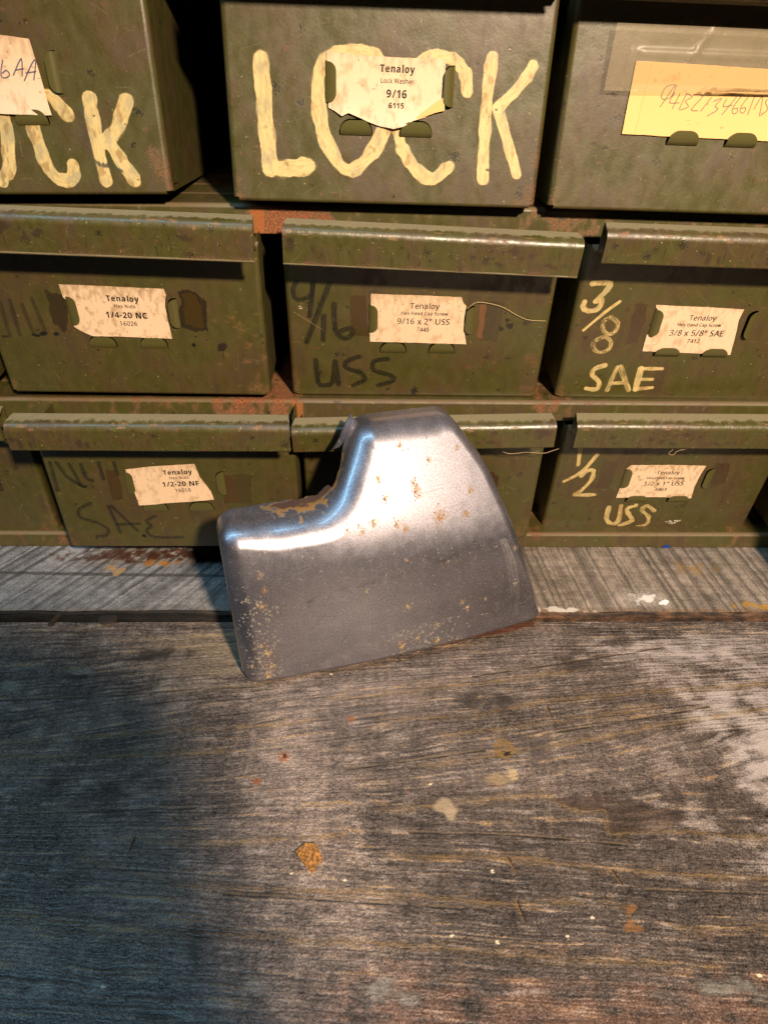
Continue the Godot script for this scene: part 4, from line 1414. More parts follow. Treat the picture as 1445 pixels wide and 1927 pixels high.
# one drawer: local x along its front, y up its front, z out of it (metres); lip: [left, right, top, height, roll, how far it stands out]
func drawer(key: String, at: Vector3, roll: float, lean: float, width: float, height: float, lip: Array, lip_tex: String, texture: String, tabs: Array, label: String) -> Node3D:
	var r := deg_to_rad(roll)
	var u := Vector3(cos(r), sin(r), 0)
	var v := Vector3(-sin(r), cos(r), lean).normalized()
	var o := thing("parts_drawer", label, "drawer", Transform3D(Basis(u, v, u.cross(v)), at), "green steel parts drawers in the cabinet")
	var w := width * MM
	var h := height * MM
	var face: Material = mats.get("face_" + texture, mats.plain)
	var st := begin()
	front_panel(st, w, h, tabs)
	part("front_panel", st.commit(), face, o)
	# the box behind the front
	for x in [0.0008, w - 0.0018]:
		st = begin()
		var prof := [Vector2(0.001, -0.004), Vector2(h * 0.98, -0.004), Vector2(h * 0.97, -0.03), Vector2(h * 0.62, -0.10), Vector2(h * 0.60, -0.24), Vector2(0.001, -0.24)]
		for side in [0.0, 0.001]:
			var n := Vector3(-1 if side == 0.0 else 1, 0, 0)
			for i in range(1, prof.size() - 1):
				var v3 := []
				for q in [prof[0], prof[i], prof[i + 1]]:
					v3.append([Vector3(x + side, q.x, q.y), n, q * 8])
				tri(st, v3[0], v3[1], v3[2])
		for i in prof.size():
			var p: Vector2 = prof[i]
			var q: Vector2 = prof[(i + 1) % prof.size()]
			var mid := (p + q) / 2 - Vector2(h * 0.4, -0.1)
			var n := Vector3(0, (q - p).y, -(q - p).x).normalized()
			if n.dot(Vector3(0, mid.x, mid.y)) < 0:
				n = -n
			flat_quad(st, n, Vector3(x, p.x, p.y), Vector3(x, q.x, q.y), Vector3(x + 0.001, q.x, q.y), Vector3(x + 0.001, p.x, p.y))
		part("side_panel", st.commit(), mats.plain, o)
	st = begin()
	box_mesh(st, Vector3(0.002, 0.0005, -0.239), Vector3(w - 0.002, 0.0015, -0.004))
	st.generate_normals()
	part("drawer_bottom", st.commit(), mats.plain, o)
	st = begin()
	box_mesh(st, Vector3(0.002, 0.002, -0.2395), Vector3(w - 0.002, h * 0.6, -0.2385))
	st.generate_normals()
	part("drawer_back", st.commit(), mats.plain, o)
	# the folded grip along the top
	if lip.size():
		st = begin()
		var top: float = lip[2] * MM
		var drop: float = lip[3] * MM
		var out: float = lip[5] * MM
		# the front folds forward under the rail, up before it, over, and down again
		var path := rounded([Vector2(h, -0.001), Vector2(h, out - 0.0135), Vector2(top, out - 0.0135), Vector2(top - 0.0005, out), Vector2(top - drop, out), Vector2(top - drop, out - 0.003)], [0, 0.002, 0.0022, 0.0042, 0.0012, 0], 7)
		var pulled := PackedFloat32Array()
		var hidden: float = out - 0.0135 + top - h - 0.001
		for e in path:
			pulled.append(0.0012 if e[0].y < out - 0.006 else 0.0)
			e[2] -= hidden
		sheet(st, path, 0.0, (lip[1] - lip[0]) * MM, 0.0011, pulled, 1)
		var m := material("worn olive enamel", lip_tex, 0.07, Vector3(1000.0 / 170.6, 1000.0 / 29.33, 1), Vector3(fmod(absf(at.x) * 3.7, 1.0), 0, 0))
		part("grip_lip", st.commit(), m, o, Transform3D(Basis(Vector3(0, 0, 1), deg_to_rad(lip[4])), Vector3(lip[0] * MM, 0, 0)))
	# the stamped tabs that hold the card
	for t in tabs:
		var size: Vector2 = t[2]
		var lift: float = t[3] * MM
		var uvp: Vector2 = t[0]
		var place := func(p: Vector2) -> Vector3: return Vector3(p.x, p.y, lift * (1.0 - exp(-maxf(p.y, 0.0) / 0.0011)) + 0.0006)
		var c := cos(t[1])
		var s := sin(t[1])
		part("card_tab", plate(tab_outline(size * MM), 0.0007, place, 0.0012), mats.tab, o, Transform3D(Basis(Vector3(c, s, 0), Vector3(-s, c, 0), Vector3(0, 0, 1)), Vector3(uvp.x * MM, uvp.y * MM, 0)))
	return o


func tab_outline(size: Vector2) -> PackedVector2Array:
	var a := size.x / 2
	var b := size.y
	var r := minf(b * 0.78, a * 0.9)
	var out := PackedVector2Array([Vector2(-a, 0), Vector2(a, 0)])
	for k in 7:
		out.append(Vector2(a - r, b - r) + Vector2.from_angle(PI / 2 * k / 6) * r)
	for k in 7:
		out.append(Vector2(-a + r, b - r) + Vector2.from_angle(PI / 2 + PI / 2 * k / 6) * r)
	return out


func front_panel(st: SurfaceTool, w: float, h: float, tabs: Array) -> void:
	var r := 0.0028
	var uv := func(x: float, y: float) -> Vector2: return Vector2((x * 1000 - FACE_X0) / FACE_W, 1.0 - (y * 1000 - FACE_Y0) / FACE_H)
	var holes := []
	var pts := PackedVector2Array()
	var nx := 24
	var ny := 16
	for i in nx + 1:
		for j in ny + 1:
			pts.append(Vector2(lerpf(r, w - r, float(i) / nx), lerpf(0.0018, h, float(j) / ny)))
	for t in tabs:
		var hole := PackedVector2Array()
		for p in tab_outline(t[2] * MM * 1.0):
			var q: Vector2 = Vector2(p.x * 1.05, p.y * 1.08)
			hole.append(q.rotated(t[1]) + t[0] * MM)
		holes.append(hole)
		var kept := PackedVector2Array()
		for p in pts:
			var ok := true
			for q in hole:
				if q.distance_to(p) < 0.0008:
					ok = false
			if ok and not Geometry2D.is_point_in_polygon(p, hole):
				kept.append(p)
		pts = kept
		for i in hole.size():
			var a := hole[i]
			var b := hole[(i + 1) % hole.size()]
			var k := maxi(1, int(a.distance_to(b) / 0.002))
			for j in k:
				pts.append(a.lerp(b, float(j) / k))
	var tri := Geometry2D.triangulate_delaunay(pts)
	st.set_normal(Vector3(0, 0, 1))
	for i in range(0, tri.size(), 3):
		var c := (pts[tri[i]] + pts[tri[i + 1]] + pts[tri[i + 2]]) / 3.0
		var skip := false
		for hole in holes:
			if Geometry2D.is_point_in_polygon(c, hole):
				skip = true
		if skip:
			continue
		var order := [0, 1, 2] if (pts[tri[i + 1]] - pts[tri[i]]).cross(pts[tri[i + 2]] - pts[tri[i]]) < 0 else [0, 2, 1]
		for k in order:
			var p := pts[tri[i + k]]
			st.set_uv(uv.call(p.x, p.y))
			st.add_vertex(Vector3(p.x, p.y, 0))
	# the edges folded back at both sides, and the fold along the foot
	for side in 2:
		var n := 8
		for i in n + 1:
			var pair := []
			for e in [i, i + 1]:
				var a: float = PI / 2 * minf(e, n) / n
				var x := r - sin(a) * r
				var z := -r + cos(a) * r
				var len: float = r - a * r
				if e > n:
					z = -0.014
					len -= 0.011
				var nn := Vector3(-sin(a), 0, cos(a))
				if side:
					x = w - x
					len = w - len
					nn.x *= -1
				pair.append([x, z, len, nn])
			var low := 0.0018 if i < n else 0.0045
			var q := [[0, low], [0, h], [1, h], [0, low], [1, h], [1, low]]
			var vs := []
			for e in q:
				vs.append([Vector3(pair[e[0]][0], e[1], pair[e[0]][1]), pair[e[0]][3], uv.call(pair[e[0]][2], e[1])])
			tri(st, vs[0], vs[1], vs[2])
			tri(st, vs[3], vs[4], vs[5])
	for i in 7:
		var pair := []
		for e in [i, i + 1]:
			var a: float = PI / 2 * minf(e, 6) / 6
			var y := 0.0018 - sin(a) * 0.0018
			var z := -0.0018 + cos(a) * 0.0018
			var len: float = 0.0018 - a * 0.0018
			if e > 6:
				z = -0.012
				len -= 0.004
			pair.append([y, z, len, Vector3(0, -sin(a), cos(a))])
		var vs := []
		for e in [[0, r], [0, w - r], [1, w - r], [1, r]]:
			vs.append([Vector3(e[1], pair[e[0]][0], pair[e[0]][1]), pair[e[0]][3], uv.call(e[1], pair[e[0]][2])])
		tri(st, vs[0], vs[1], vs[2])
		tri(st, vs[0], vs[2], vs[3])


func card_tabs(lift_low: float, lift_left: float, lift_right: float, painted := "") -> Array:
	var t := [
		[Vector2(59.5, 30), 0.0, Vector2(14.6, 6.2), lift_low], [Vector2(87.5, 30), 0.0, Vector2(14.6, 6.2), lift_low],
		[Vector2(45.6, 51), -PI / 2, Vector2(16.0, 4.8), lift_left], [Vector2(104.0, 50.6), PI / 2, Vector2(16.0, 4.8), lift_right],
	]
	return t


func all_drawers() -> void:
	# upper row, pulled out a little so that the fronts hang straight
	var d1 := drawer("upper_left", Vector3(-0.2416, 0.2247, 0.012), 0.8, -0.07, 147, 88, [0, 147, 107, 17, 0, 26], "lip_a", "upper_left", card_tabs(1.0, 1.2, 1.6), "top left green drawer painted with a cut-off OCK in cream")
	var d2 := drawer("upper_middle", Vector3(-0.0655, 0.2246, 0.012), -0.8, -0.07, 148, 88, [0, 148, 107, 17, 0, 26], "lip_b", "upper_middle", card_tabs(1.9, 1.1, 2.3), "green drawer with LOCK painted across it in large cream letters")
	var d3 := drawer("upper_right", Vector3(0.0891, 0.2227, 0.012), -1.0, -0.07, 148, 86, [0, 148, 104.5, 17, 0, 26], "lip_c", "upper_right", card_tabs(2.2, 0.3, 0.3), "green drawer at the top right with a taped yellow card and no painted letters")
	# middle row
	drawer("middle_far_left", Vector3(-0.3665, 0.1168, 0.0035), 0, 0.08, 148, 91, [0, 148, 107, 19.3, -1.0, 24], "lip_c", "lower_middle", [], "green drawer at the left edge of the middle row, only its lower corner showing")
	var d4 := drawer("middle_left", Vector3(-0.2062, 0.1168, 0.0035), -0.5, 0.08, 149.5, 92, [0, 149.5, 109.4, 19.3, -1.0, 24], "lip_a", "middle_left", card_tabs(0.6, 0.8, 1.5), "green drawer with a brown-stained 1/4-20 NC card between dark scorched patches")
	var d5 := drawer("middle", Vector3(-0.0448, 0.1112, -0.0065), -0.2, 0.12, 147, 94, [0, 147, 109.3, 19.1, -1.9, 23], "lip_b", "middle", card_tabs(0.9, 1.2, 1.4), "green drawer with 9/16 USS written on it in black marker")
	var d6 := drawer("middle_right", Vector3(0.1138, 0.1106, -0.0065), -0.5, 0.12, 147, 94, [0, 158, 109.8, 16.6, -0.8, 23], "lip_c", "middle_right", card_tabs(2.0, 1.7, 2.0), "green drawer with 3/8 SAE painted in cream beside its card")
	# lower row
	drawer("lower_far_left", Vector3(-0.3553, 0.0072, -0.004), 0, 0.05, 147, 91, [0, 147, 106, 17, 0, 23], "lip_b", "lower_middle", [], "green drawer at the left edge of the bottom row, only its right end showing")
	var d7 := drawer("lower_left", Vector3(-0.1880, 0.0195, 0.0255), 0.2, 0.05, 147, 90, [-1.5, 147, 104.8, 16.6, -0.2, 23.5], "lip_c", "lower_left", card_tabs(0.4, 0.6, 0.5), "green bottom-row drawer pulled forward, with SAE on it in black marker")
	var d8 := drawer("lower_middle", Vector3(-0.0386, 0.0119, 0.0060), 0.2, 0.10, 146.5, 90, [0, 146.5, 104, 16, 1.5, 23.5], "lip_a", "lower_middle", card_tabs(0.3, 0.5, 0.7), "green drawer directly behind the chrome cap, with a worn pale right end on its lip")
	var d9 := drawer("lower_right", Vector3(0.1212, 0.0048, -0.0108), 0.2, 0.15, 142, 93, [0, 150, 108.8, 17.4, -0.2, 20.5], "lip_b", "lower_right", card_tabs(1.3, 1.0, 0.8), "green drawer in the bottom row with 1/2 USS painted in cream")
	drawer("lower_far_right", Vector3(0.2745, 0.012, 0.085), 0, 0.04, 147, 91, [0, 147, 106, 17, 0, 23], "lip_a", "lower_middle", [], "green drawer at the lower right edge pulled far out, only its dark side showing")


# ---------------------------------------------------------------- cards

func card(on: Array, outline: Array, tex: String, lift: float, lines: Array, label: String, curl := 0.0, bold := true, slant := 0.0, group := "printed paper cards on the drawers") -> Node3D:
	var r := deg_to_rad(on[1])
	var u := Vector3(cos(r), sin(r), 0)
	var v := Vector3(-sin(r), cos(r), on[2]).normalized()
	var o := thing("label_card", label, "label", Transform3D(Basis(u, v, u.cross(v)), on[0]), group)
	var rim := PackedVector2Array()
	var rng := RandomNumberGenerator.new()
	rng.seed = int(absf(on[0].x) * 10000)
	var pts := P(outline)
	for i in pts.size():     # slightly worn edges
		var a: Vector2 = pts[i]
		var b: Vector2 = pts[(i + 1) % pts.size()]
		var k := maxi(1, int(a.distance_to(b) / 2.2))
		for j in k:
			var p := a.lerp(b, float(j) / k)
			if j:
				p += Vector2(rng.randf_range(-.10, .10), rng.randf_range(-.10, .10))
			rim.append(p)
	var bend := func(p: Vector2) -> float: return lift + curl * pow(clampf((46.0 - p.y) / 12.0, 0.0, 1.0), 2.0) * (0.6 + 0.4 * sin(p.x * 0.25)) + 0.10 * sin(p.x * 0.11 + on[0].x * 40.0) * sin(p.y * 0.09)
	var place := func(p: Vector2) -> Vector3: return Vector3(p.x * MM, p.y * MM, bend.call(p) * MM)
	part("paper", plate(rim, 0.00022, place, 3.2, Rect2(28, 31, 76, 35)), mats[tex], o)
	for l in lines:   # [text, x, y, width, turn in degrees, heavy]
		var t := TextMesh.new()
		var f := SystemFont.new()
		f.font_names = PackedStringArray(["Droid Sans"])
		if l[5]:
			f.font_weight = 700
		var fv := FontVariation.new()
		fv.base_font = f
		fv.spacing_glyph = 1
		fv.variation_transform = Transform2D(Vector2(1, 0), Vector2(slant, 1), Vector2())
		t.font = fv
		t.text = l[0]
		t.font_size = 32
		t.pixel_size = 0.01
		t.depth = 0.005
		t.curve_step = 1.0
		var wide: float = t.get_aabb().size.x
		var k: float = l[3] * MM / wide
		var b := Basis(Vector3(0, 0, 1), deg_to_rad(l[4])).scaled(Vector3(k, k, 0.01))
		part("printed_line", t, mats.print_ink, o, Transform3D(b, place.call(Vector2(l[1], l[2])) + Vector3(0, 0, 0.00022)))
	return o


func all_labels() -> void:
	var l1 := [Vector3(-0.2416, 0.2247, 0.012), 0.8, -0.07]
	var m1 := [Vector3(-0.0655, 0.2246, 0.012), -0.8, -0.07]
	var r1 := [Vector3(0.0891, 0.2227, 0.012), -1.0, -0.07]
	var l2 := [Vector3(-0.2062, 0.1168, 0.0035), -0.5, 0.08]
	var m2 := [Vector3(-0.0448, 0.1112, -0.0065), -0.2, 0.12]
	var r2 := [Vector3(0.1138, 0.1106, -0.0065), -0.5, 0.12]
	var l3 := [Vector3(-0.1880, 0.0195, 0.0255), 0.2, 0.05]
	var r3 := [Vector3(0.1212, 0.0048, -0.0108), 0.2, 0.15]
	var torn := card(m1, [46.2, 62.8, 58.9, 61.8, 77.7, 61.3, 99.4, 61.2, 100.1, 44.1, 100, 42.4, 91.4, 38.1, 86, 36.7, 81.5, 34.2, 76.9, 33.1, 70.6, 34, 64.4, 35.9, 60, 37.6, 56, 39.0, 54.5, 38.4, 53, 37.6, 50, 39.4, 46.8, 40.9], "paper_a", 0.75, [["Tenaloy", 77.9, 56.9, 15.7, -0.5, true], ["Lock Washer", 78.1, 52.2, 15, -0.5, false], ["9/16", 78, 47.2, 9.2, -0.5, true], ["6115", 78, 42.5, 7, -0.5, true]], "torn Lock Washer 9/16 card with a ragged lower edge", 2.2)
	var turned := PackedVector2Array(P([84.5, 36.2, 88, 38.6, 94, 43.2, 100, 46.8, 100.2, 41.2, 96, 40.2, 91.5, 38.6]))
	part("folded_corner", plate(turned, 0.0002, func(p): return Vector3(p.x * MM, p.y * MM, (1.75 + 0.12 * (p.y - 40.0)) * MM), 1.5, Rect2(28, 31, 76, 35)), mats.paper_yellow, torn)
	card(l1, [40, 64.4, 60, 65.6, 77.1, 65.1, 83.2, 64.4, 94.2, 63.1, 95.2, 54.1, 96.2, 42.3, 97.2, 33.9, 90, 34.0, 74, 34.5, 60, 34.6, 40, 34.6], "paper_penned", 1.3, [], "buff card at the top left with handwriting in pen, cut off by the photo edge", 0.8, true, 0.0, "handwritten cards on the upper drawers")
	card(r1, [30.5, 63, 45, 62.8, 75, 62.2, 104, 61.6, 104, 33, 75, 33.3, 51.7, 33.5, 29.9, 33.9], "paper_yellow", 1.1, [], "yellow card with a handwritten part number, taped to the top right drawer", 0.0, true, 0.0, "handwritten cards on the upper drawers")
	card(l2, [44, 65.6, 63.7, 65.1, 98.2, 64.1, 99, 60.9, 98.0, 58, 97.3, 54.2, 97.6, 45, 98.3, 35.8, 78.9, 36.4, 55.1, 36.7, 50.2, 39, 46.1, 41.8, 47.3, 51, 46.6, 56, 44.5, 58.7], "paper_b", 0.55, [["Tenaloy", 75.6, 58.4, 17.2, -1, true], ["Hex Nuts", 76, 54.2, 11, -0.5, false], ["1/4-20 NC", 76, 49.1, 22, -0.5, true], ["16026", 76.1, 44.3, 9.2, -0.5, false]], "brown-stained paper card reading Hex Nuts, left in the middle row", 0.7)
	card(m2, [46.5, 65.5, 70, 65.0, 96, 64.3, 97.1, 61.1, 99, 59.1, 98.5, 50, 99.1, 44.7, 101.2, 35.9, 75, 36.4, 46.2, 36.9], "paper_c", 0.6, [["Tenaloy", 76.2, 58.8, 16, -0.5, false], ["Hex Head Cap Screw", 76.2, 54.5, 25.8, -0.5, false], ["9/16 x 2\" USS", 76, 49.6, 29, -0.3, false], ["7445", 75.9, 44.7, 7, -0.3, false]], "clean paper card reading 9/16 x 2 USS", 0.3)
	card(r2, [44.9, 61.6, 72, 60.9, 95, 59.9, 94.3, 53.5, 95.6, 45.4, 97.2, 31.6, 66.9, 32.6, 45, 33.1, 44.7, 43.4, 50.7, 45.6, 51.1, 50.6, 48.2, 57.5, 45.2, 60.3], "paper_a", 0.6, [["Tenaloy", 73.5, 54.3, 15.2, 0, false], ["Hex Head Cap Screw", 72.8, 50.1, 24.7, 0, false], ["3/8 x 5/8\" SAE", 72.9, 44.9, 31, 0, false], ["7412", 72.7, 40, 7.2, 0, false]], "paper card reading 3/8 x 5/8 SAE, beside cream painted letters", 0.2, true, 0.12)
	card(l3, [47.3, 60.8, 62, 62.9, 88.1, 64.7, 89.6, 55.8, 94.8, 45.1, 95.9, 38.8, 73.7, 36.8, 50.4, 34.7, 49.1, 45.1], "paper_c", 0.9, [["Tenaloy", 77.3, 59.0, 17, 2.5, true], ["Hex Nuts", 77.6, 55.1, 11.3, 2.5, false], ["1/2-20 NF", 77.9, 50.6, 21.7, 2.5, true], ["16018", 78.5, 45.9, 9.2, 2.5, false]], "crooked paper card reading Hex Nuts, slipping out of its tabs", 0.8)
	card(r3, [47.7, 62.2, 74, 62.3, 96.8, 61.6, 95.6, 54.8, 94.9, 43.9, 95.9, 33.5, 93, 33, 77.4, 34.6, 58.3, 34.3, 45.2, 33.8, 45.5, 42.3, 50, 45.4, 48.8, 54.7, 45.9, 59.2], "paper_b", 0.6, [["Tenaloy", 73.9, 55.9, 15, 0, false], ["Hex Head Cap Screw", 73.5, 51.4, 24.4, 0, false], ["1/2 x 1\" USS", 73.7, 46.4, 26, 0, false], ["6863", 73.3, 41.4, 7.2, 0, false]], "paper card reading 1/2 x 1 USS in the bottom row", 0.2, true, 0.12)
	# the clear tape over the yellow card, lifting in folds
	var r := deg_to_rad(r1[1])
	var u := Vector3(cos(r), sin(r), 0)
	var v := Vector3(-sin(r), cos(r), 0)
	var tape := thing("clear_tape", "strip of clear tape with lifted folds over the yellow card's upper edge", "tape", Transform3D(Basis(u, v, u.cross(v)), r1[0]))
	var film := StandardMaterial3D.new()
	film.albedo_color = Color(0.70, 0.64, 0.52, 0.15)
	film.roughness = 0.32
	film.transparency = BaseMaterial3D.TRANSPARENCY_ALPHA
	var place := func(p: Vector2) -> Vector3:
		var over := clampf((p.x - 27.0) / 4.0, 0.0, 1.0) * clampf((68.0 - p.y) / 5.0, 0.0, 1.0)
		var fold := 1.2 * exp(-pow((p.y - 66.5) / 1.0, 2.0)) * clampf((p.x - 27) / 4.0, 0.0, 1.0) + 1.1 * exp(-pow((p.x - 26.0 - (62 - p.y) * -0.12) / 0.9, 2.0)) * clampf((70 - p.y) / 4.0, 0, 1) + 1.3 * exp(-pow((p.x - 54.5 - (p.y - 67.0) * 0.75) / 0.8, 2.0)) * clampf((p.y - 65.5) / 1.0, 0.0, 1.0) * clampf((76.2 - p.y) / 1.5, 0.0, 1.0)
		return Vector3(p.x * MM, p.y * MM, (0.14 + 1.2 * over + fold) * MM)
	var rim := P([17.7, 76.7, 60, 76.6, 108, 76.3, 108, 53.2, 60, 52.3, 17.2, 51.2])
	part("film", plate(PackedVector2Array(rim), 0.00005, place, 1.5), film, tape)


# ---------------------------------------------------------------- the chrome cap

const CAP_OUT := [0, -1, 180, -1, 160, 65, 147, 103, 131.5, 127.5, 82, 130, 61, 94.5, 1, 95]
const CAP_R := [9, 6, 120, 60, 13, 12, 20, 10]
const CAP_ROUND := 9.5


func cap_round(inward: Vector2) -> float:     # rounder along the top and left than along the foot and right
	return 5.0 + 4.5 * clampf(0.25 - inward.y * 0.75 + inward.x * 0.8, 0.0, 1.0)


func cap_height(p: Vector2) -> float:
	var x := (p.x - 90.0) / 90.0
	var crest := p.y - (80.5 - 0.08 * p.x)
	var k := 9.0
	var soft := crest if crest > 60.0 else k * log(1.0 + exp(crest / k))
	return 5.0 * (1.0 - x * x) - 0.60 * soft + 2.0 * (1.0 - pow((p.y - 30.0) / 45.0, 2.0)) * clampf((75.0 - p.y) / 40.0, 0.0, 1.0)


func cap_normal(p: Vector2) -> Vector3:
	var e := 0.5
	return Vector3(-(cap_height(p + Vector2(e, 0)) - cap_height(p - Vector2(e, 0))) / (2 * e), -(cap_height(p + Vector2(0, e)) - cap_height(p - Vector2(0, e))) / (2 * e), 1).normalized()


func chrome_cap() -> void:
	var b0 := Vector3(-0.067, -0.0038, 0.1187)
	var u := Vector3(0.9642, 0.0380, -0.2592)
	var v := Vector3(-0.0718, 0.9960, -0.0529)
	u = u.normalized()
	v = (v - u * u.dot(v)).normalized()
	var o := thing("chrome_bumper_end", "pitted chrome metal bumper end cap with rust spots, standing on the bench before the drawers", "bumper end", Transform3D(Basis(u, v, u.cross(v)), b0))
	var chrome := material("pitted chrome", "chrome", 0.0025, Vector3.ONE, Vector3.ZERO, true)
	chrome.clearcoat_enabled = true
	chrome.clearcoat = 0.5
	chrome.clearcoat_roughness = 0.12
	var path := rounded(P(CAP_OUT), CAP_R, 14, true, 1.6)
	var uv := func(p: Vector2) -> Vector2: return Vector2((p.x + 45.0) * CAP_SCALE / 1040.0, 1.0 - (p.y + 35.0) * CAP_SCALE / 860.0)
	var n := path.size()
	var rng := RandomNumberGenerator.new()
	rng.seed = 9
	var rings := []      # rings[j][i] = [position, uv]
	var steps := 12
	var walls := 8
	var ragged := PackedFloat32Array()
	for i in n:
		ragged.append(rng.randf())
	for j in walls + steps + 1:
		var ring := []
		for i in n:
			var p: Vector2 = path[i][0]
			var soft: float = cap_round(path[i][1]) + 4.0 * smoothstep(8.0, 30.0, path[i][0].x) * (1.0 - smoothstep(74.0, 88.0, path[i][0].x)) * smoothstep(80.0, 94.0, path[i][0].y)
			var inward: Vector2 = path[i][1]      # the outline runs counter-clockwise, so left of the path is inside
			if j < walls:
				var top := cap_height(p + inward * 0.01) - soft
				var back := -24.0 - 6.0 * clampf(p.y / 30.0, 0.0, 1.0)
				if p.y > 97.0:
					back = -53.0 + 8.0 * clampf((p.y - 110.0) / 20.0, 0.0, 1.0)
				# the notch where the sheet is broken away in the inner corner
				var cut := clampf(1.35 - absf(p.x - 57.0) / 21.0, 0.0, 1.0) * (1.0 if p.x < 78.0 and p.y > 88.0 else 0.0)
				back = lerpf(back, top - (8.0 if p.y < 99.0 else 2.5), clampf(cut * 1.3, 0.0, 1.0)) + (ragged[i] - 0.5) * 1.3 * (0.15 + cut) + sin(i * 0.9) * cut * 0.8
				back = minf(back, top - 1.2)
				var w := lerpf(back, top, float(j) / walls)
				ring.append([Vector3(p.x, p.y, w), uv.call(p - inward * (top - w + 4.0))])
			else:
				var a := PI / 2 * (j - walls) / steps
				var q := p + inward * soft * (1.0 - cos(a))
				ring.append([Vector3(q.x, q.y, cap_height(q) - soft * (1.0 - sin(a))), uv.call(p - inward * lerpf(4.0, -soft, float(j - walls) / steps))])
		rings.append(ring)
	var count := rings.size()
	var normals := []
	for j in count:
		var row := []
		for i in n:
			var along: Vector3 = rings[j][(i + 1) % n][0] - rings[j][(i + n - 1) % n][0]
			var across: Vector3 = rings[mini(j + 1, count - 1)][i][0] - rings[maxi(j - 1, 0)][i][0]
			if j < walls:
				across = Vector3(0, 0, 1)
				var q: Vector2 = path[i][1]
				row.append(Vector3(-q.x, -q.y, 0))
				continue
			if j == count - 1:
				var e: Vector3 = rings[j][i][0]
				row.append(cap_normal(Vector2(e.x, e.y)))
				continue
			row.append(along.cross(across).normalized())
		normals.append(row)
	var st := begin()
	for j in count - 1:
		for i in n:
			var k := (i + 1) % n
			for e in [[j, i], [j + 1, k], [j, k], [j, i], [j + 1, i], [j + 1, k]]:
				st.set_normal(normals[e[0]][e[1]])
				st.set_uv(rings[e[0]][e[1]][1])
				st.add_vertex(rings[e[0]][e[1]][0] * MM)
	var inner := PackedVector2Array()
	for e in rings[count - 1]:
		inner.append(Vector2(e[0].x, e[0].y))
	var pts := inner.duplicate()
	var y := 2.0
	while y < 136.0:
		var x := 2.0
		while x < 180.0:
			var p := Vector2(x + (1.1 if int(y / 2.2) % 2 else 0.0), y)
			if Geometry2D.is_point_in_polygon(p, inner):
				var near := 1e9
				for q in inner:
					near = minf(near, q.distance_squared_to(p))
				if near > 1.6:
					pts.append(p)
			x += 2.4
		y += 2.2
	var tri := Geometry2D.triangulate_delaunay(pts)
	for i in range(0, tri.size(), 3):
		var c := (pts[tri[i]] + pts[tri[i + 1]] + pts[tri[i + 2]]) / 3.0
		if not Geometry2D.is_point_in_polygon(c, inner):
			continue
		var order := [0, 1, 2] if (pts[tri[i + 1]] - pts[tri[i]]).cross(pts[tri[i + 2]] - pts[tri[i]]) < 0 else [0, 2, 1]
		for k in order:
			var p := pts[tri[i + k]]
			st.set_normal(cap_normal(p))
			st.set_uv(uv.call(p))
			st.add_vertex(Vector3(p.x, p.y, cap_height(p)) * MM)
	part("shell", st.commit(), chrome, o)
	# a torn scrap of the wall bent outwards at the top left
	var scrap := plate(PackedVector2Array(P([0, 1.5, 4, 7, 8, 14, 13, 18, 16, 12, 13, 6, 9.5, 2.5, 7, 4.5, 3.5, 2])), 0.9, func(p): return Vector3(p.x, p.y, -0.05 * (p.x - 7) * (p.x - 7) * 0.4), 1.4)
	part("torn_flange", scrap, chrome, o, Transform3D(Basis(Vector3(0.92, 0, -0.38), Vector3(0, 1, 0), Vector3(0.38, 0, 0.92)).scaled(Vector3(MM, MM, MM)), Vector3(0.0685, 0.113, -0.039)))


# ---------------------------------------------------------------- small things

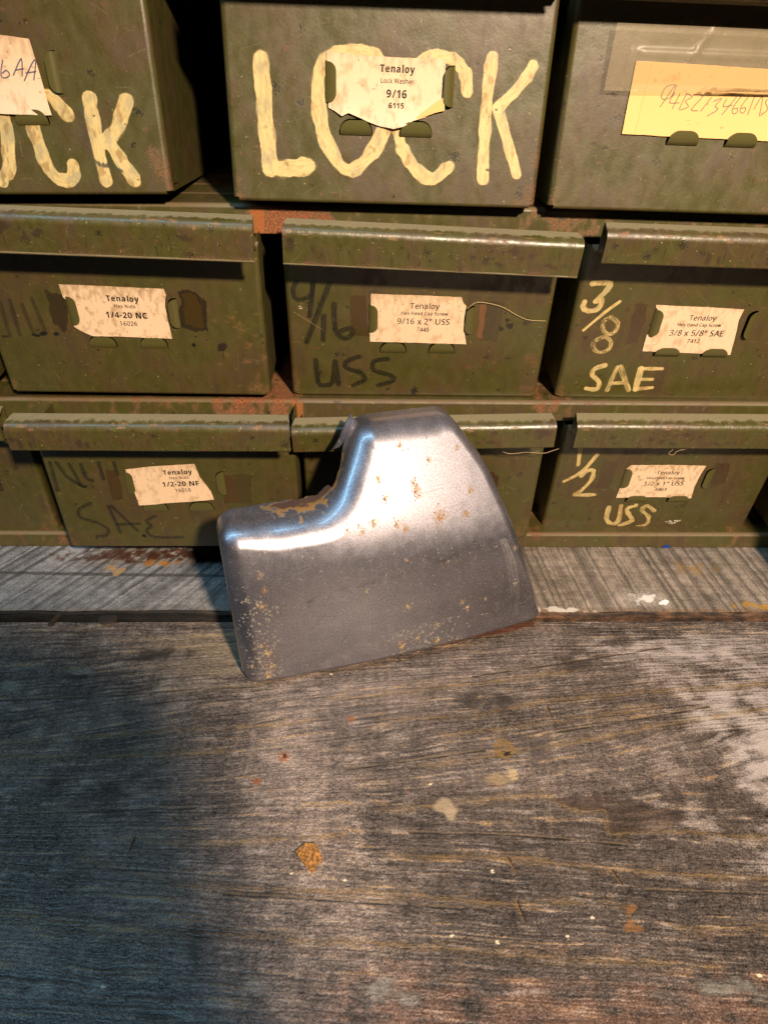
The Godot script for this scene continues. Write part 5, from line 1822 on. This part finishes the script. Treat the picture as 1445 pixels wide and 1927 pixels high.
func small_things() -> void:
	# tan chip of wood
	var chip := thing("wood_chip", "flat tan chip of wood lying on the front plank", "wood chip", Transform3D(Basis(Vector3.RIGHT, -PI / 2), Vector3(-0.0245, -0.0036, 0.2147)))
	var tilt := func(p: Vector2) -> Vector3: return Vector3(p.x, p.y, 0.6 + 0.06 * p.x + 0.35 * sin(p.x * 0.6) * cos(p.y * 0.5)) * MM
	part("flake", plate(PackedVector2Array(P([-6.5, 0.5, -5.0, 2.2, -2.5, 4.6, 0.5, 4.2, 2.2, 3.9, 4.0, 1.0, 5.5, -3.6, 3.6, -4.8, 1.5, -8.8, -1.6, -6.2, -4.0, -3.2])), 0.0009, tilt, 1.2), material("tan chip", "chip", 0.05), chip)
	# dark disc lying in the gap between the planks
	var disc := thing("metal_disc", "small dark metal disc lodged in the gap between the two planks at the left", "washer", Transform3D(Basis(Vector3(1, 0, 0), Vector3(0, 0.97, -0.243), Vector3(0, 0.243, 0.97)), Vector3(-0.157, -0.0038, 0.0672)))
	part("disc", lathe([Vector2(0.0, 0.0), Vector2(0.0054, 0.0), Vector2(0.0058, 0.0004), Vector2(0.0058, 0.001), Vector2(0.0054, 0.0014), Vector2(0.0, 0.0016)], 32), flat(Color(0.19, 0.165, 0.14), 0.75, 0.1), disc)
	# rusty screw
	var screw := thing("rusty_screw", "short rusty screw lying in the gap between the planks, left of the metal disc", "screw", Transform3D(Basis(Vector3(0, 1, 0), -0.5), Vector3(-0.1885, -0.0044, 0.0672)))
	var prof := [Vector2(0.0, -0.007)]
	for k in 9:
		prof.append(Vector2(0.0012, -0.0068 + k * 0.0013))
		prof.append(Vector2(0.0019, -0.0062 + k * 0.0013))
	prof.append(Vector2(0.0012, 0.0052))
	prof.append(Vector2(0.0, 0.0054))
	part("thread", lathe(prof, 14), flat(Color(0.27, 0.23, 0.19), 0.7, 0.5), screw, Transform3D(Basis(Vector3.RIGHT, PI / 2).rotated(Vector3.RIGHT, 0.25), Vector3(0, 0.0012, 0)))
	# loose thread caught on the middle drawer
	var r := deg_to_rad(-0.2)
	var u := Vector3(cos(r), sin(r), 0)
	var v := Vector3(-sin(r), cos(r), 0.12).normalized()
	var fibre := thing("loose_thread", "pale loose thread hooked on the card tab of the 9/16 USS drawer", "thread", Transform3D(Basis(u, v, u.cross(v)), Vector3(-0.0448, 0.1112, -0.0065)))
	part("strand", tube(curve([Vector3(99.5, 58.5, 2.2), Vector3(103.1, 61.9, 2.6), Vector3(108.1, 61.9, 1.6), Vector3(118.5, 59.4, 1.4), Vector3(128.1, 54.1, 1.0), Vector3(134.9, 51.5, 0.8), Vector3(144.7, 50.9, 0.6)]), 0.00017, 5), flat(Color(0.72, 0.64, 0.45), 0.8), fibre)
	# lint and cobweb along the lips of the lower drawers
	var lint := thing("cobweb_strand", "twisted strand of cobweb hanging under the lip behind the chrome cap's right side", "cobweb", Transform3D(Basis(), Vector3(0.082, 0.0905, 0.0235)))
	part("strand", tube(curve([Vector3(-6, 1.5, 0), Vector3(2, -1.0, 1), Vector3(12, 0.0, 1), Vector3(22, -0.6, 1), Vector3(27, 0.4, 0), Vector3(31, 2, 0)]), 0.00016, 5), flat(Color(0.7, 0.6, 0.48), 0.9), lint)
	var lint2 := thing("cobweb_strand", "tangled lint hanging from the lip of the 1/2 USS drawer", "cobweb", Transform3D(Basis(), Vector3(0.183, 0.0895, 0.0185)))
	part("strand", tube(curve([Vector3(-34, 1.6, -1), Vector3(-20, 0.6, 0), Vector3(-6, 0.8, 0), Vector3(-2, 3, 0.6), Vector3(0, 1, 1), Vector3(-2, -2.2, 1), Vector3(1, -3.2, 1), Vector3(4, -0.5, 0.5), Vector3(16, 0.8, 0), Vector3(32, 1.6, -1)]), 0.00015, 5), flat(Color(0.66, 0.58, 0.42), 0.9), lint2)


func curve(points: Array) -> Array:
	var c := Curve3D.new()
	for i in points.size():
		var a: Vector3 = points[maxi(0, i - 1)]
		var b: Vector3 = points[mini(points.size() - 1, i + 1)]
		c.add_point(points[i] * MM, -(b - a) * MM / 6, (b - a) * MM / 6)
	var out := []
	var k := points.size() * 5
	for i in k + 1:
		out.append(c.samplef(float(points.size() - 1) * i / k))
	return out
